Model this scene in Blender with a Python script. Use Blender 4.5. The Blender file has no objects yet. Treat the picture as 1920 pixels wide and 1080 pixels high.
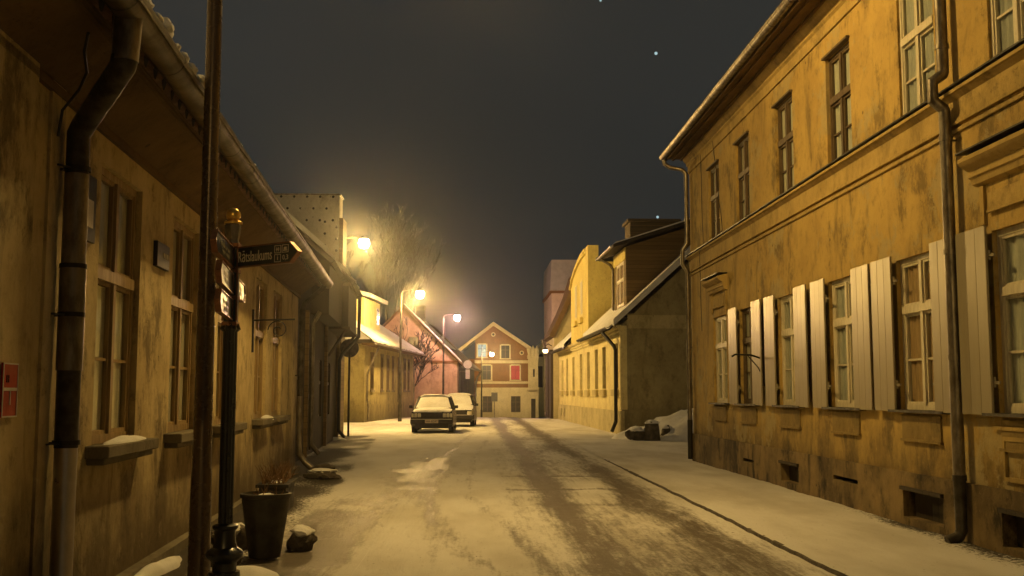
import bpy, math, random
from mathutils import Vector, Matrix, noise
R = math.radians
random.seed(7)
S = bpy.context.scene
COL = S.collection

# ------------------------------------------------------------------ camera
cam = bpy.data.cameras.new("camera"); co = bpy.data.objects.new("camera", cam); COL.objects.link(co)
cam.sensor_width = 36; cam.lens = 37.5; cam.clip_start = .1; cam.clip_end = 4000
TH = math.atan(198/2000); AL = math.atan(75/2000*math.cos(TH))
co.location = (0, 0, 1.55); co.rotation_euler = (math.pi/2+TH, 0, -AL)
S.camera = co
# ------------------------------------------------------------------ night sky
W = bpy.data.worlds.new("World"); S.world = W; W.use_nodes = True
wn = W.node_tree; wn.nodes.clear()
_o = wn.nodes.new('ShaderNodeOutputWorld'); _b = wn.nodes.new('ShaderNodeBackground')
_t = wn.nodes.new('ShaderNodeTexCoord'); _n = wn.nodes.new('ShaderNodeTexNoise'); _r = wn.nodes.new('ShaderNodeValToRGB')
_n.inputs['Scale'].default_value = 2.2; _n.inputs['Detail'].default_value = 3; _n.inputs['Roughness'].default_value = .45
_r.color_ramp.elements[0].position = .3; _r.color_ramp.elements[0].color = (.0225, .0235, .022, 1)
_r.color_ramp.elements[1].position = .72; _r.color_ramp.elements[1].color = (.034, .033, .029, 1)
wn.links.new(_t.outputs['Generated'], _n.inputs['Vector']); wn.links.new(_n.outputs['Fac'], _r.inputs['Fac'])
wn.links.new(_r.outputs['Color'], _b.inputs['Color']); wn.links.new(_b.outputs['Background'], _o.inputs['Surface'])
_b.inputs['Strength'].default_value = 1.0
S.view_settings.view_transform = 'Standard'; S.view_settings.look = 'None'
S.view_settings.exposure = 0; S.view_settings.gamma = 1
S.cycles.use_denoising = True; S.cycles.max_bounces = 6; S.cycles.diffuse_bounces = 3; S.cycles.volume_bounces = 0
S.cycles.transparent_max_bounces = 12; S.cycles.caustics_reflective = False; S.cycles.caustics_refractive = False
S.cycles.sample_clamp_indirect = 3
# street lamp light (bulb power in watts, sodium colours)
P_NEAR, P_FAR = 3500, 8500
SODIUM = (1, .63, .18)

# ------------------------------------------------------------------ pixel to point (real planes)
def ray(px, py):
    x = (px-960)/2000; y = (540-py)/2000
    return co.rotation_euler.to_matrix() @ Vector((x, y, -1))
def atY(px, py, Y):
    d = ray(px, py); t = Y/d.y; return Vector((d.x*t, Y, 1.55+d.z*t))
def gz(Y):
    t = min(1, max(0, (Y-64)/61)); return -1.25*t*t*(3-2*t)
def nz(x, y, z=0, s=1): return noise.noise(Vector((x*s, y*s, z*s)))
def sm(a, b, x):
    t = min(1, max(0, (x-a)/(b-a))); return t*t*(3-2*t)

# ------------------------------------------------------------------ materials
MATS = {}
def newmat(name):
    m = bpy.data.materials.new(name); m.use_nodes = True; MATS[name] = m
    nt = m.node_tree; nt.nodes.clear()
    out = nt.nodes.new('ShaderNodeOutputMaterial'); b = nt.nodes.new('ShaderNodeBsdfPrincipled')
    nt.links.new(b.outputs['BSDF'], out.inputs['Surface'])
    return m, nt, b, out
def c4(c): return (c[0], c[1], c[2], 1)
def coord(nt, scale=(1, 1, 1), loc=(0, 0, 0)):
    t = nt.nodes.new('ShaderNodeTexCoord'); m = nt.nodes.new('ShaderNodeMapping')
    m.inputs['Scale'].default_value = scale; m.inputs['Location'].default_value = loc
    nt.links.new(t.outputs['Object'], m.inputs['Vector']); return m.outputs['Vector']
def ntex(nt, vec, scale, detail=5, rough=.6, dist=0):
    n = nt.nodes.new('ShaderNodeTexNoise'); n.inputs['Scale'].default_value = scale
    n.inputs['Detail'].default_value = detail; n.inputs['Roughness'].default_value = rough
    n.inputs['Distortion'].default_value = dist
    nt.links.new(vec, n.inputs['Vector']); return n.outputs['Fac']
def ramp(nt, fac, a, b, va=0.0, vb=1.0):
    n = nt.nodes.new('ShaderNodeMapRange'); n.inputs['From Min'].default_value = a; n.inputs['From Max'].default_value = b
    n.inputs['To Min'].default_value = va; n.inputs['To Max'].default_value = vb
    n.interpolation_type = 'SMOOTHSTEP'
    nt.links.new(fac, n.inputs['Value']); return n.outputs['Result']
def mth(nt, op, a, b=None):
    n = nt.nodes.new('ShaderNodeMath'); n.operation = op
    for i, v in enumerate((a, b)):
        if v is None: continue
        if isinstance(v, (int, float)): n.inputs[i].default_value = v
        else: nt.links.new(v, n.inputs[i])
    return n.outputs[0]
def mixc(nt, fac, a, b):
    n = nt.nodes.new('ShaderNodeMix'); n.data_type = 'RGBA'
    for k, v in ((0, fac), (6, a), (7, b)):
        if isinstance(v, (tuple, list)): n.inputs[k].default_value = c4(v)
        elif isinstance(v, (int, float)): n.inputs[k].default_value = v
        else: nt.links.new(v, n.inputs[k])
    return n.outputs[2]
def bump(nt, b, h, strength=.4, dist=.01):
    n = nt.nodes.new('ShaderNodeBump'); n.inputs['Strength'].default_value = strength; n.inputs['Distance'].default_value = dist
    nt.links.new(h, n.inputs['Height']); nt.links.new(n.outputs['Normal'], b.inputs['Normal'])

def plaster(name, c1, c2, dirt, base=.7, top=None, streak=.5, patch=None, rough=.9, blot=.35):
    """aged plaster: blotches, rain streaks, damp grime near the ground, optional bare patches"""
    m, nt, b, _ = newmat(name)
    v = coord(nt)
    col = mixc(nt, ramp(nt, ntex(nt, v, .9, 6, .65), .35, .68), c1, c2)
    s = ntex(nt, coord(nt, (1.3, 1.3, .42), (3, 1, 0)), 1.25, 8, .7, .8)
    col = mixc(nt, mth(nt, 'MULTIPLY', ramp(nt, s, .50, .68), streak), col, dirt)
    bl = ntex(nt, coord(nt, (1, 1, .6), (7, 3, 1)), 1.9, 8, .72)
    col = mixc(nt, mth(nt, 'MULTIPLY', ramp(nt, bl, .52, .66), blot), col, dirt)
    sep = nt.nodes.new('ShaderNodeSeparateXYZ'); nt.links.new(v, sep.inputs[0])
    n3 = ntex(nt, coord(nt, (1.2, 1.2, .7)), 1.5, 7, .7)
    hz = mth(nt, 'ADD', sep.outputs['Z'], mth(nt, 'MULTIPLY', n3, -2.0))
    g = ramp(nt, hz, -.9, .45, 1, 0)
    col = mixc(nt, mth(nt, 'MULTIPLY', g, base), col, dirt)
    if top:   # darker band towards the top of the wall
        g2 = ramp(nt, mth(nt, 'ADD', sep.outputs['Z'], mth(nt, 'MULTIPLY', n3, 1.2)), top, top+.9)
        col = mixc(nt, mth(nt, 'MULTIPLY', g2, .35), col, dirt)
    if patch:
        pn = ntex(nt, coord(nt, (1, 1, 1), (11, 5, 2)), 1.1, 9, .75)
        col = mixc(nt, mth(nt, 'MULTIPLY', ramp(nt, pn, .54, .60), .7), col, patch)
    fn = ntex(nt, coord(nt, (1, 1, .8), (4, 9, 6)), 7, 10, .78)      # fine mottling
    col = mixc(nt, ramp(nt, fn, .50, .72, 0, .55), col, dirt)
    col = mixc(nt, ramp(nt, fn, .46, .30, 0, .30), col, tuple(min(1, x*1.25+.03) for x in c1))
    cr_ = ntex(nt, coord(nt, (1, 1, 1), (2, 8, 3)), 2.3, 9, .62, 1.6)   # hairline cracks along noise contours
    ck = ramp(nt, mth(nt, 'ABSOLUTE', mth(nt, 'SUBTRACT', cr_, .5)), .0, .006, 1, 0)
    ck = mth(nt, 'MULTIPLY', ck, ramp(nt, bl, .50, .58))
    vo = nt.nodes.new('ShaderNodeTexVoronoi'); vo.inputs['Scale'].default_value = 1.7; nt.links.new(coord(nt, (1, 1, 1), (1, 2, 5)), vo.inputs['Vector'])
    chip = ramp(nt, mth(nt, 'ADD', vo.outputs['Distance'], mth(nt, 'MULTIPLY', fn, .10)), .085, .10, 1, 0)
    dk = mth(nt, 'MAXIMUM', mth(nt, 'MULTIPLY', ck, .7), mth(nt, 'MULTIPLY', chip, .75))
    col = mixc(nt, dk, col, tuple(x*.8 for x in dirt))
    nt.links.new(col, b.inputs['Base Color']); b.inputs['Roughness'].default_value = rough
    b.inputs['Specular IOR Level'].default_value = .25
    h = mth(nt, 'ADD', mth(nt, 'MULTIPLY', fn, .6), ntex(nt, v, 3.2, 5, .6))
    h = mth(nt, 'SUBTRACT', h, mth(nt, 'MULTIPLY', dk, .35))
    bump(nt, b, h, .7, .03)
    return m
def simple(name, c, rough=.6, metal=0, var=.25, scale=6, bs=.15, bd=.004, c2=None, stretch=(1, 1, 1), spec=.4):
    m, nt, b, _ = newmat(name)
    v = coord(nt, stretch)
    c2 = c2 or tuple(x*(1-var) for x in c)
    n = ntex(nt, v, scale, 6, .65)
    nt.links.new(mixc(nt, ramp(nt, n, .35, .66), c, c2), b.inputs['Base Color'])
    nt.links.new(ramp(nt, n, .3, .7, rough*.85, min(1, rough*1.2)), b.inputs['Roughness'])
    b.inputs['Metallic'].default_value = metal; b.inputs['Specular IOR Level'].default_value = spec
    bump(nt, b, ntex(nt, v, scale*6, 4, .6), bs, bd)
    return m
def boards(name, c, c2, period=.14, axis='X', rough=.85):
    m, nt, b, _ = newmat(name)
    v = coord(nt)
    sep = nt.nodes.new('ShaderNodeSeparateXYZ'); nt.links.new(v, sep.inputs[0])
    a = mth(nt, 'DIVIDE', mth(nt, 'ADD', sep.outputs[axis], 50), period)
    fr = mth(nt, 'FRACT', a); fl = mth(nt, 'FLOOR', a)
    wn_ = nt.nodes.new('ShaderNodeTexWhiteNoise'); wn_.noise_dimensions = '1D'; nt.links.new(fl, wn_.inputs['W'])
    st = (8, 8, .6) if axis != 'Z' else (.6, .6, 8)
    g = ntex(nt, coord(nt, st), 3, 6, .7)
    col = mixc(nt, mth(nt, 'ADD', mth(nt, 'MULTIPLY', wn_.outputs['Value'], .6), mth(nt, 'MULTIPLY', g, .5)), c, c2)
    groove = ramp(nt, mth(nt, 'ABSOLUTE', mth(nt, 'SUBTRACT', fr, .5)), .44, .5)
    col = mixc(nt, mth(nt, 'MULTIPLY', groove, .8), col, (.01, .008, .005))
    nt.links.new(col, b.inputs['Base Color']); b.inputs['Roughness'].default_value = rough
    bump(nt, b, mth(nt, 'SUBTRACT', mth(nt, 'MULTIPLY', g, .4), groove), .6, .012)
    return m
def emis(name, c, st):
    m, nt, b, out = newmat(name); e = nt.nodes.new('ShaderNodeEmission')
    e.inputs['Color'].default_value = c4(c); e.inputs['Strength'].default_value = st
    nt.links.new(e.outputs[0], out.inputs['Surface']); return m
def glassmat(name, tint=(.8, .85, .85), spec=.1):
    m, nt, b, out = newmat(name)
    tr = nt.nodes.new('ShaderNodeBsdfTransparent'); gl = nt.nodes.new('ShaderNodeBsdfGlossy')
    tr.inputs['Color'].default_value = c4(tint); gl.inputs['Roughness'].default_value = .06
    bp = nt.nodes.new('ShaderNodeBump'); bp.inputs['Strength'].default_value = .12; bp.inputs['Distance'].default_value = .02
    nt.links.new(ntex(nt, coord(nt), 3.5, 2, .5), bp.inputs['Height']); nt.links.new(bp.outputs['Normal'], gl.inputs['Normal'])
    fr = nt.nodes.new('ShaderNodeLayerWeight'); fr.inputs['Blend'].default_value = .5
    sch = mth(nt, 'ADD', .05, mth(nt, 'MULTIPLY', mth(nt, 'POWER', fr.outputs['Facing'], 5), .95))
    mx = nt.nodes.new('ShaderNodeMixShader')
    nt.links.new(mth(nt, 'MAXIMUM', sch, spec), mx.inputs[0])
    nt.links.new(tr.outputs[0], mx.inputs[1]); nt.links.new(gl.outputs[0], mx.inputs[2])
    nt.links.new(mx.outputs[0], out.inputs['Surface']); return m

M_OCHRE = plaster('ochre_plaster', (.52, .365, .115), (.42, .285, .09), (.075, .056, .03), base=.95, streak=.6, blot=.62, patch=(.40, .33, .17))
M_OCHRE_TRIM = plaster('ochre_trim', (.50, .36, .13), (.38, .27, .09), (.11, .08, .035), base=.5, streak=.4, blot=.45)
M_PLINTH = plaster('ochre_plinth', (.30, .215, .10), (.11, .08, .042), (.022, .017, .011), base=.15, streak=.9, blot=.95)
M_LEFT = plaster('left_plaster', (.62, .50, .27), (.44, .34, .17), (.09, .065, .033), base=.9, streak=.5, blot=.7)
M_LEFT_DARK = plaster('left_pier_plaster', (.24, .17, .08), (.15, .105, .05), (.06, .043, .024), base=.6, streak=.7)
M_CONC = plaster('sill_concrete', (.24, .21, .15), (.16, .135, .09), (.06, .05, .03), base=.1, streak=.6)
M_YEL = plaster('yellow_plaster', (.84, .75, .40), (.74, .63, .31), (.30, .23, .11), base=.5, streak=.3, blot=.2)
M_YELBR = plaster('bright_yellow_plaster', (.80, .68, .24), (.72, .58, .20), (.36, .27, .10), base=.1, streak=.25, blot=.12)
M_OLIVE = plaster('olive_gable_plaster', (.42, .37, .21), (.30, .26, .14), (.12, .10, .055), base=.7, streak=.5, blot=.5)
M_OLIVE2 = plaster('pale_gable_band', (.60, .53, .3), (.46, .40, .22), (.17, .14, .07), base=.1, streak=.5)
M_LYEL = plaster('left_yellow_plaster', (.44, .37, .17), (.33, .27, .12), (.10, .08, .04), base=.8, streak=.5, blot=.5)
M_PEACH = plaster('peach_plaster', (.52, .36, .23), (.38, .25, .15), (.2, .12, .07), base=.6, streak=.5, blot=.6)
M_CREAM = plaster('cream_plaster', (.66, .58, .36), (.58, .50, .30), (.3, .25, .13), base=.4, streak=.3, blot=.2)
M_LIME = plaster('pale_yellow_plaster', (.75, .72, .35), (.68, .65, .3), (.4, .38, .18), base=.2, streak=.2, blot=.1)
M_BROWN = plaster('brown_plaster', (.25, .12, .042), (.20, .098, .036), (.12, .06, .03), base=.1, streak=.3)
M_PINKW = plaster('pink_plaster', (.78, .64, .50), (.70, .56, .42), (.4, .3, .22), base=.1, streak=.3)
M_GREYP = plaster('grey_sheet_metal', (.66, .64, .57), (.54, .52, .45), (.24, .20, .15), base=.1, streak=.6, blot=.25, rough=.6)
M_GROOF = simple('grey_roof_sheet', (.44, .43, .40), .6, 0, .2, 2)
M_ZINC = simple('weathered_zinc', (.30, .27, .22), .42, .75, .4, 5, .2, .004, c2=(.14, .115, .085), stretch=(2, 2, .7))
M_ZINCD = simple('dark_old_pipe', (.085, .075, .06), .5, .5, .5, 6, .3, .006, c2=(.035, .028, .02))
M_ZINCG = simple('gutter_zinc', (.17, .145, .11), .38, .6, .4, 4, .15, .003, c2=(.09, .072, .05))
M_ZINCN = simple('new_zinc', (.55, .52, .5), .3, .95, .2, 4, .08, .003)
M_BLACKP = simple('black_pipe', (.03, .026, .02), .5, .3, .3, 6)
M_POLE = simple('brown_painted_pole', (.11, .072, .04), .26, .35, .25, 8, .05, .002, spec=.6)
M_BLACK = simple('black_cast_iron', (.012, .012, .013), .3, .3, .3, 10, .15, .002, spec=.6)
M_GOLD = simple('gold_paint', (.78, .50, .10), .34, .8, .1, 12, .02, .001)
M_COPPER = simple('copper_sign_edge', (.28, .115, .045), .4, .5, .3, 14, .1, .002)
M_SIGNBLK = simple('black_sign_face', (.008, .008, .009), .35, 0, .2, 8, .05, .001)
M_DIMTX = simple('worn_lettering', (.17, .15, .10), .6)
M_LETTER = simple('cream_lettering', (.85, .74, .55), .5, 0, .15, 20, .02, .001)
M_WOOD = boards('brown_window_wood', (.20, .12, .045), (.15, .085, .032), 9.7)
M_WOODFR = simple('brown_frame_paint', (.36, .25, .11), .5, 0, .3, 5, .15, .002, stretch=(3, 3, .6))
M_FRAME = simple('cream_frame_paint', (.68, .62, .46), .5, 0, .25, 9, .25, .003, c2=(.56, .50, .36), stretch=(3, 3, .6))
M_FRAMEO = simple('old_dark_frame_paint', (.13, .088, .045), .6, 0, .35, 9, .3, .003, stretch=(3, 3, .6))
M_SHUT = simple('pale_shutter_paint', (.33, .285, .19), .36, .15, .14, 1.4, .10, .003, stretch=(2, 2, .4), spec=.5)
M_CURT = simple('lace_curtain', (.68, .64, .52), .95, 0, .25, 14, .2, .004, stretch=(5, 5, .5))
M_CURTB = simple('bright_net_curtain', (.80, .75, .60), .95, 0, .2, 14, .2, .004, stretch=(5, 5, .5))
M_CURTO = simple('orange_curtain', (.66, .42, .20), .95, 0, .3, 9, .2, .004, stretch=(5, 5, .5))
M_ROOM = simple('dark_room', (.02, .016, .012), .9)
M_GLASS = glassmat('window_glass', spec=.10)
M_GLASSR = glassmat('old_window_glass', (.86, .88, .84), spec=.16)
M_DKGL = simple('dark_far_glass', (.06, .052, .035), .2, 0, .4, 3, spec=.6)
M_NIGHTGL = simple('unlit_pane', (.012, .010, .007), .35, 0, .4, 3, spec=.25)
M_SOFFIT = plaster('eave_boards', (.17, .105, .042), (.11, .068, .028), (.05, .032, .015), base=0, streak=.3, blot=.4)
M_DKWOOD = boards('dark_timber_boards', (.022, .015, .009), (.04, .027, .014), .17)
M_DKWOOD2 = boards('dormer_boards', (.24, .16, .065), (.12, .08, .034), .15, 'Z')
M_GATE = boards('gate_boards', (.07, .05, .03), (.045, .03, .02), .2)
M_TILE = simple('old_clay_tiles', (.20, .105, .06), .85, 0, .4, 7, .5, .01, c2=(.10, .06, .04))
M_DKROOF = simple('dark_roof_tiles', (.045, .035, .026), .85, 0, .4, 4, .5, .01)
M_STONE = simple('rock', (.13, .11, .085), .9, 0, .5, 7, .7, .02)
M_POT = simple('dark_planter', (.05, .044, .036), .7, 0, .3, 7, .4, .005)
M_PLANT = simple('dead_plant', (.16, .09, .04), .9, 0, .4, 12)
M_BARK = simple('bark', (.020, .014, .009), .9, 0, .4, 8, .5, .01)
M_RUBBER = simple('tyre', (.015, .014, .013), .8)
M_CARB = simple('black_car_paint', (.012, .012, .012), .22, .2, .2, 4, .02, .001, spec=.6)
M_CARG = simple('dark_green_car_paint', (.03, .034, .03), .25, .2, .2, 4, .02, .001, spec=.6)
M_CHROME = simple('chrome', (.55, .52, .48), .2, 1, .1, 6, .02, .001)
M_RED = simple('red_enamel', (.42, .035, .02), .4, 0, .25, 8, .1, .002)
M_WHITE = simple('white_enamel', (.75, .70, .62), .5, 0, .15, 10, .05, .001)
M_BLUE = simple('grey_sign_back', (.16, .15, .13), .5, .4, .2, 6)
M_HEADL = simple('headlight_glass', (.92, .85, .65), .35, 0, .3, 30, .3, .002, spec=.8)
M_AMBER = simple('amber_glass', (.55, .25, .05), .25)
M_PLATE = simple('plate', (.75, .62, .5), .45, 0, .1, 12)
M_PLTXT = simple('plate_ink', (.05, .03, .02), .6)

def brickmat():
    m, nt, b, _ = newmat('chimney_brick')
    br = nt.nodes.new('ShaderNodeTexBrick'); br.inputs['Scale'].default_value = 3.2
    br.inputs['Color1'].default_value = (.13, .095, .05, 1); br.inputs['Color2'].default_value = (.075, .055, .03, 1)
    br.inputs['Mortar'].default_value = (.05, .04, .03, 1); br.inputs['Mortar Size'].default_value = .03
    t = nt.nodes.new('ShaderNodeTexCoord'); mp = nt.nodes.new('ShaderNodeMapping'); mp.inputs['Rotation'].default_value = (R(90), 0, 0)
    nt.links.new(t.outputs['Object'], mp.inputs['Vector']); nt.links.new(mp.outputs[0], br.inputs['Vector'])
    nt.links.new(br.outputs['Color'], b.inputs['Base Color']); b.inputs['Roughness'].default_value = .9
    bump(nt, b, br.outputs['Fac'], -.6, .01); return m
M_BRICK = brickmat()

def snowmat():
    m, nt, b, _ = newmat('snow')
    v = coord(nt)
    n = ntex(nt, v, 2.5, 7, .65)
    nt.links.new(mixc(nt, ramp(nt, n, .35, .7), (.80, .80, .80), (.66, .65, .62)), b.inputs['Base Color'])
    b.inputs['Roughness'].default_value = .85
    h = mth(nt, 'ADD', ntex(nt, v, 9, 6, .7), mth(nt, 'MULTIPLY', ntex(nt, v, 70, 3, .6), .25))
    bump(nt, b, h, .5, .03); return m
M_SNOW = snowmat()
def groundmat(name='street_surface'):
    """trodden snow over dirty asphalt; the 'cover' attribute says how much snow is left, 'grit' how much gravel shows"""
    m, nt, b, _ = newmat(name)
    a = nt.nodes.new('ShaderNodeAttribute'); a.attribute_name = 'cover'
    g = nt.nodes.new('ShaderNodeAttribute'); g.attribute_name = 'grit'
    v = coord(nt)
    n1 = ntex(nt, coord(nt, (3.2, .55, 1)), 2.2, 8, .7, .3)
    n2 = ntex(nt, coord(nt, (1.6, .8, 1)), 14, 8, .78)
    n4 = ntex(nt, coord(nt, (1, .35, 1)), .8, 4, .6)
    f = mth(nt, 'ADD', a.outputs['Fac'], mth(nt, 'MULTIPLY', mth(nt, 'SUBTRACT', n1, .5), 1.15))
    f = mth(nt, 'ADD', f, mth(nt, 'MULTIPLY', mth(nt, 'SUBTRACT', n2, .5), .75))
    n5 = ntex(nt, coord(nt, (9, .28, 1)), 2.0, 6, .65)      # lengthwise tread lines
    f = mth(nt, 'ADD', f, mth(nt, 'MULTIPLY', mth(nt, 'SUBTRACT', n5, .5), .55))
    f = ramp(nt, f, .22, .78)
    snow = mixc(nt, ramp(nt, n4, .35, .7), (.72, .71, .69), (.52, .50, .46))
    bare = mixc(nt, n2, (.10, .083, .065), (.16, .135, .105))
    sp = ntex(nt, coord(nt, (1, .6, 1), (5, 5, 5)), 26, 3, .5)
    snow = mixc(nt, mth(nt, 'MULTIPLY', ramp(nt, sp, .66, .72), mth(nt, 'ADD', .15, ramp(nt, n1, .45, .6, 0, .6))), snow, (.14, .115, .09))
    col = mixc(nt, f, bare, snow)
    n3 = ntex(nt, v, 22, 7, .75)
    gf = ramp(nt, mth(nt, 'ADD', n3, mth(nt, 'MULTIPLY', mth(nt, 'SUBTRACT', g.outputs['Fac'], .5), .55)), .42, .56)
    gf = mth(nt, 'MULTIPLY', gf, ramp(nt, g.outputs['Fac'], .02, .3))
    col = mixc(nt, gf, col, (.055, .046, .033))
    nt.links.new(col, b.inputs['Base Color'])
    nt.links.new(ramp(nt, f, 0, 1, .5, .85), b.inputs['Roughness'])
    b.inputs['Specular IOR Level'].default_value = .3
    h = mth(nt, 'ADD', mth(nt, 'MULTIPLY', n2, 1.1), mth(nt, 'ADD', n1, mth(nt, 'MULTIPLY', ntex(nt, v, 60, 4, .6), .25)))
    bump(nt, b, h, .6, .025); return m
M_GROUND = groundmat()

# ------------------------------------------------------------------ mesh builder
class MB:
    def __init__(s): s.v = []; s.f = []; s.mi = []; s.m = 0
    def poly(s, pts):
        i = len(s.v); s.v += [tuple(p) for p in pts]; s.f.append(tuple(range(i, i+len(pts)))); s.mi.append(s.m); return s
    def box(s, x0, x1, y0, y1, z0, z1):
        i = len(s.v)
        s.v += [(x0, y0, z0), (x1, y0, z0), (x1, y1, z0), (x0, y1, z0), (x0, y0, z1), (x1, y0, z1), (x1, y1, z1), (x0, y1, z1)]
        for f in ((0, 3, 2, 1), (4, 5, 6, 7), (0, 1, 5, 4), (1, 2, 6, 5), (2, 3, 7, 6), (3, 0, 4, 7)):
            s.f.append(tuple(i+k for k in f)); s.mi.append(s.m)
        return s
    def prism(s, prof, fn, a, b):
        """closed profile [(p,q)] placed by fn(p,q,t) at t=a and t=b"""
        n = len(prof); i = len(s.v)
        s.v += [tuple(fn(p, q, a)) for p, q in prof]+[tuple(fn(p, q, b)) for p, q in prof]
        for k in range(n):
            s.f.append((i+k, i+(k+1) % n, i+n+(k+1) % n, i+n+k)); s.mi.append(s.m)
        s.f.append(tuple(i+k for k in range(n))[::-1]); s.mi.append(s.m)
        s.f.append(tuple(i+n+k for k in range(n))); s.mi.append(s.m); return s
    def tube(s, path, r, n=14, cap=True, arc=None):
        path = [Vector(p) for p in path]; rs = r if isinstance(r, (list, tuple)) else [r]*len(path)
        i0 = len(s.v); up = None
        for k, p in enumerate(path):
            if k == 0: d = path[1]-p
            elif k == len(path)-1: d = p-path[k-1]
            else: d = (path[k+1]-p).normalized()+(p-path[k-1]).normalized()
            d.normalize()
            if up is None: up = Vector((0, 0, 1)) if abs(d.z) < .9 else Vector((0, 1, 0))
            x = up.cross(d).normalized(); up = d.cross(x).normalized()
            for j in range(n):
                if arc: t = arc[0]+(arc[1]-arc[0])*j/(n-1)
                else: t = 2*math.pi*j/n
                s.v.append(tuple(p+(x*math.cos(t)+up*math.sin(t))*rs[k]))
        m = n-1 if arc else n
        for k in range(len(path)-1):
            for j in range(m):
                a = i0+k*n+j; b = i0+k*n+(j+1) % n
                s.f.append((a, b, b+n, a+n)); s.mi.append(s.m)
        if cap and not arc:
            s.f.append(tuple(i0+j for j in range(n))[::-1]); s.mi.append(s.m)
            s.f.append(tuple(i0+(len(path)-1)*n+j for j in range(n))); s.mi.append(s.m)
        return s
    def lathe(s, cx, cy, prof, n=20, sx=1, sy=1, flute=0, nf=8):
        i0 = len(s.v)
        for r, z in prof:
            for j in range(n):
                t = 2*math.pi*j/n; rr = r*(1-flute*(.5+.5*math.cos(nf*t)))
                s.v.append((cx+rr*sx*math.cos(t), cy+rr*sy*math.sin(t), z))
        for k in range(len(prof)-1):
            for j in range(n):
                a = i0+k*n+j; b = i0+k*n+(j+1) % n
                s.f.append((a, b, b+n, a+n)); s.mi.append(s.m)
        s.f.append(tuple(i0+j for j in range(n))[::-1]); s.mi.append(s.m)
        s.f.append(tuple(i0+(len(prof)-1)*n+j for j in range(n))); s.mi.append(s.m)
        return s
    def xf(s, M, start=0):
        s.v[start:] = [tuple(M @ Vector(v)) for v in s.v[start:]]; return s
    def build(s, name, mats, parent=None, loc=(0, 0, 0), rot=(0, 0, 0), smooth=35, bevel=0):
        me = bpy.data.meshes.new(name); me.from_pydata(s.v, [], s.f)
        for m in (mats if isinstance(mats, (list, tuple)) else [mats]): me.materials.append(m)
        for p, k in zip(me.polygons, s.mi): p.material_index = k
        me.validate(); me.update()
        import bmesh
        bm = bmesh.new(); bm.from_mesh(me); bmesh.ops.recalc_face_normals(bm, faces=bm.faces)
        if bevel:
            bmesh.ops.bevel(bm, geom=list(bm.edges), offset=bevel, segments=1, affect='EDGES', clamp_overlap=True)
        ca = math.cos(R(smooth))
        for f in bm.faces: f.smooth = True
        for e in bm.edges:
            if len(e.link_faces) == 2: e.smooth = e.link_faces[0].normal.dot(e.link_faces[1].normal) > ca
        bm.to_mesh(me); bm.free()
        o = bpy.data.objects.new(name, me); COL.objects.link(o); o.parent = parent
        o.location = loc; o.rotation_euler = rot
        return o
def tag(o, label, cat, group=None, kind=None):
    o['label'] = label; o['category'] = cat
    if group: o['group'] = group
    if kind: o['kind'] = kind
    return o
def thing(name, label, cat, loc=(0, 0, 0), rz=0, group=None):
    o = bpy.data.objects.new(name, None); COL.objects.link(o); o.empty_display_size = .2
    o.location = loc; o.rotation_euler = (0, 0, rz); return tag(o, label, cat, group)
def copy_part(o, parent, loc=None):
    c = o.copy(); COL.objects.link(c); c.parent = parent
    if loc is not None: c.location = loc
    for ch in o.children: copy_part(ch, c)
    return c
def text_into(mb, txt, size, M, ext=.002, sx=1):
    cu = bpy.data.curves.new('t', 'FONT'); cu.body = txt; cu.size = size; cu.align_x = 'CENTER'; cu.align_y = 'CENTER'
    cu.resolution_u = 3; cu.extrude = ext
    o = bpy.data.objects.new('t', cu); COL.objects.link(o)
    dg = bpy.context.evaluated_depsgraph_get(); me = o.evaluated_get(dg).to_mesh()
    i = len(mb.v)
    mb.v += [tuple(M @ Vector((v.co.x*sx, v.co.y, v.co.z))) for v in me.vertices]
    for p in me.polygons: mb.f.append(tuple(i+k for k in p.vertices)); mb.mi.append(mb.m)
    o.evaluated_get(dg).to_mesh_clear(); bpy.data.objects.remove(o); bpy.data.curves.remove(cu)

def wall_mb(u0, u1, z0, z1, ops, depth=.14, y=0, mb=None, top=None):
    """front sheet at y with rectangular openings and their reveals; top(u) gives a sloping top"""
    mb = mb or MB()
    xs = sorted({u0, u1, *[v for o in ops for v in o[:2]]}); zs = sorted({z0, z1, *[v for o in ops for v in o[2:4]]})
    def sub(a, b, st):
        n = max(1, int((b-a)/st)); return [a+(b-a)*k/n for k in range(n)]
    XS = []
    for a, b in zip(xs, xs[1:]): XS += sub(a, b, 1.2)
    XS.append(xs[-1])
    for a, b in zip(XS, XS[1:]):
        for c, d in zip(zs, zs[1:]):
            cx, cz = (a+b)/2, (c+d)/2
            if any(o[0] < cx < o[1] and o[2] < cz < o[3] for o in ops): continue
            mb.poly([(a, y, c), (b, y, c), (b, y, d), (a, y, d)])
    for a, b, c, d in [o[:4] for o in ops]:
        yy = y+depth
        mb.poly([(a, y, c), (a, yy, c), (a, yy, d), (a, y, d)]); mb.poly([(b, y, c), (b, y, d), (b, yy, d), (b, yy, c)])
        mb.poly([(a, y, d), (a, yy, d), (b, yy, d), (b, y, d)]); mb.poly([(a, y, c), (b, y, c), (b, yy, c), (a, yy, c)])
    return mb

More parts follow.
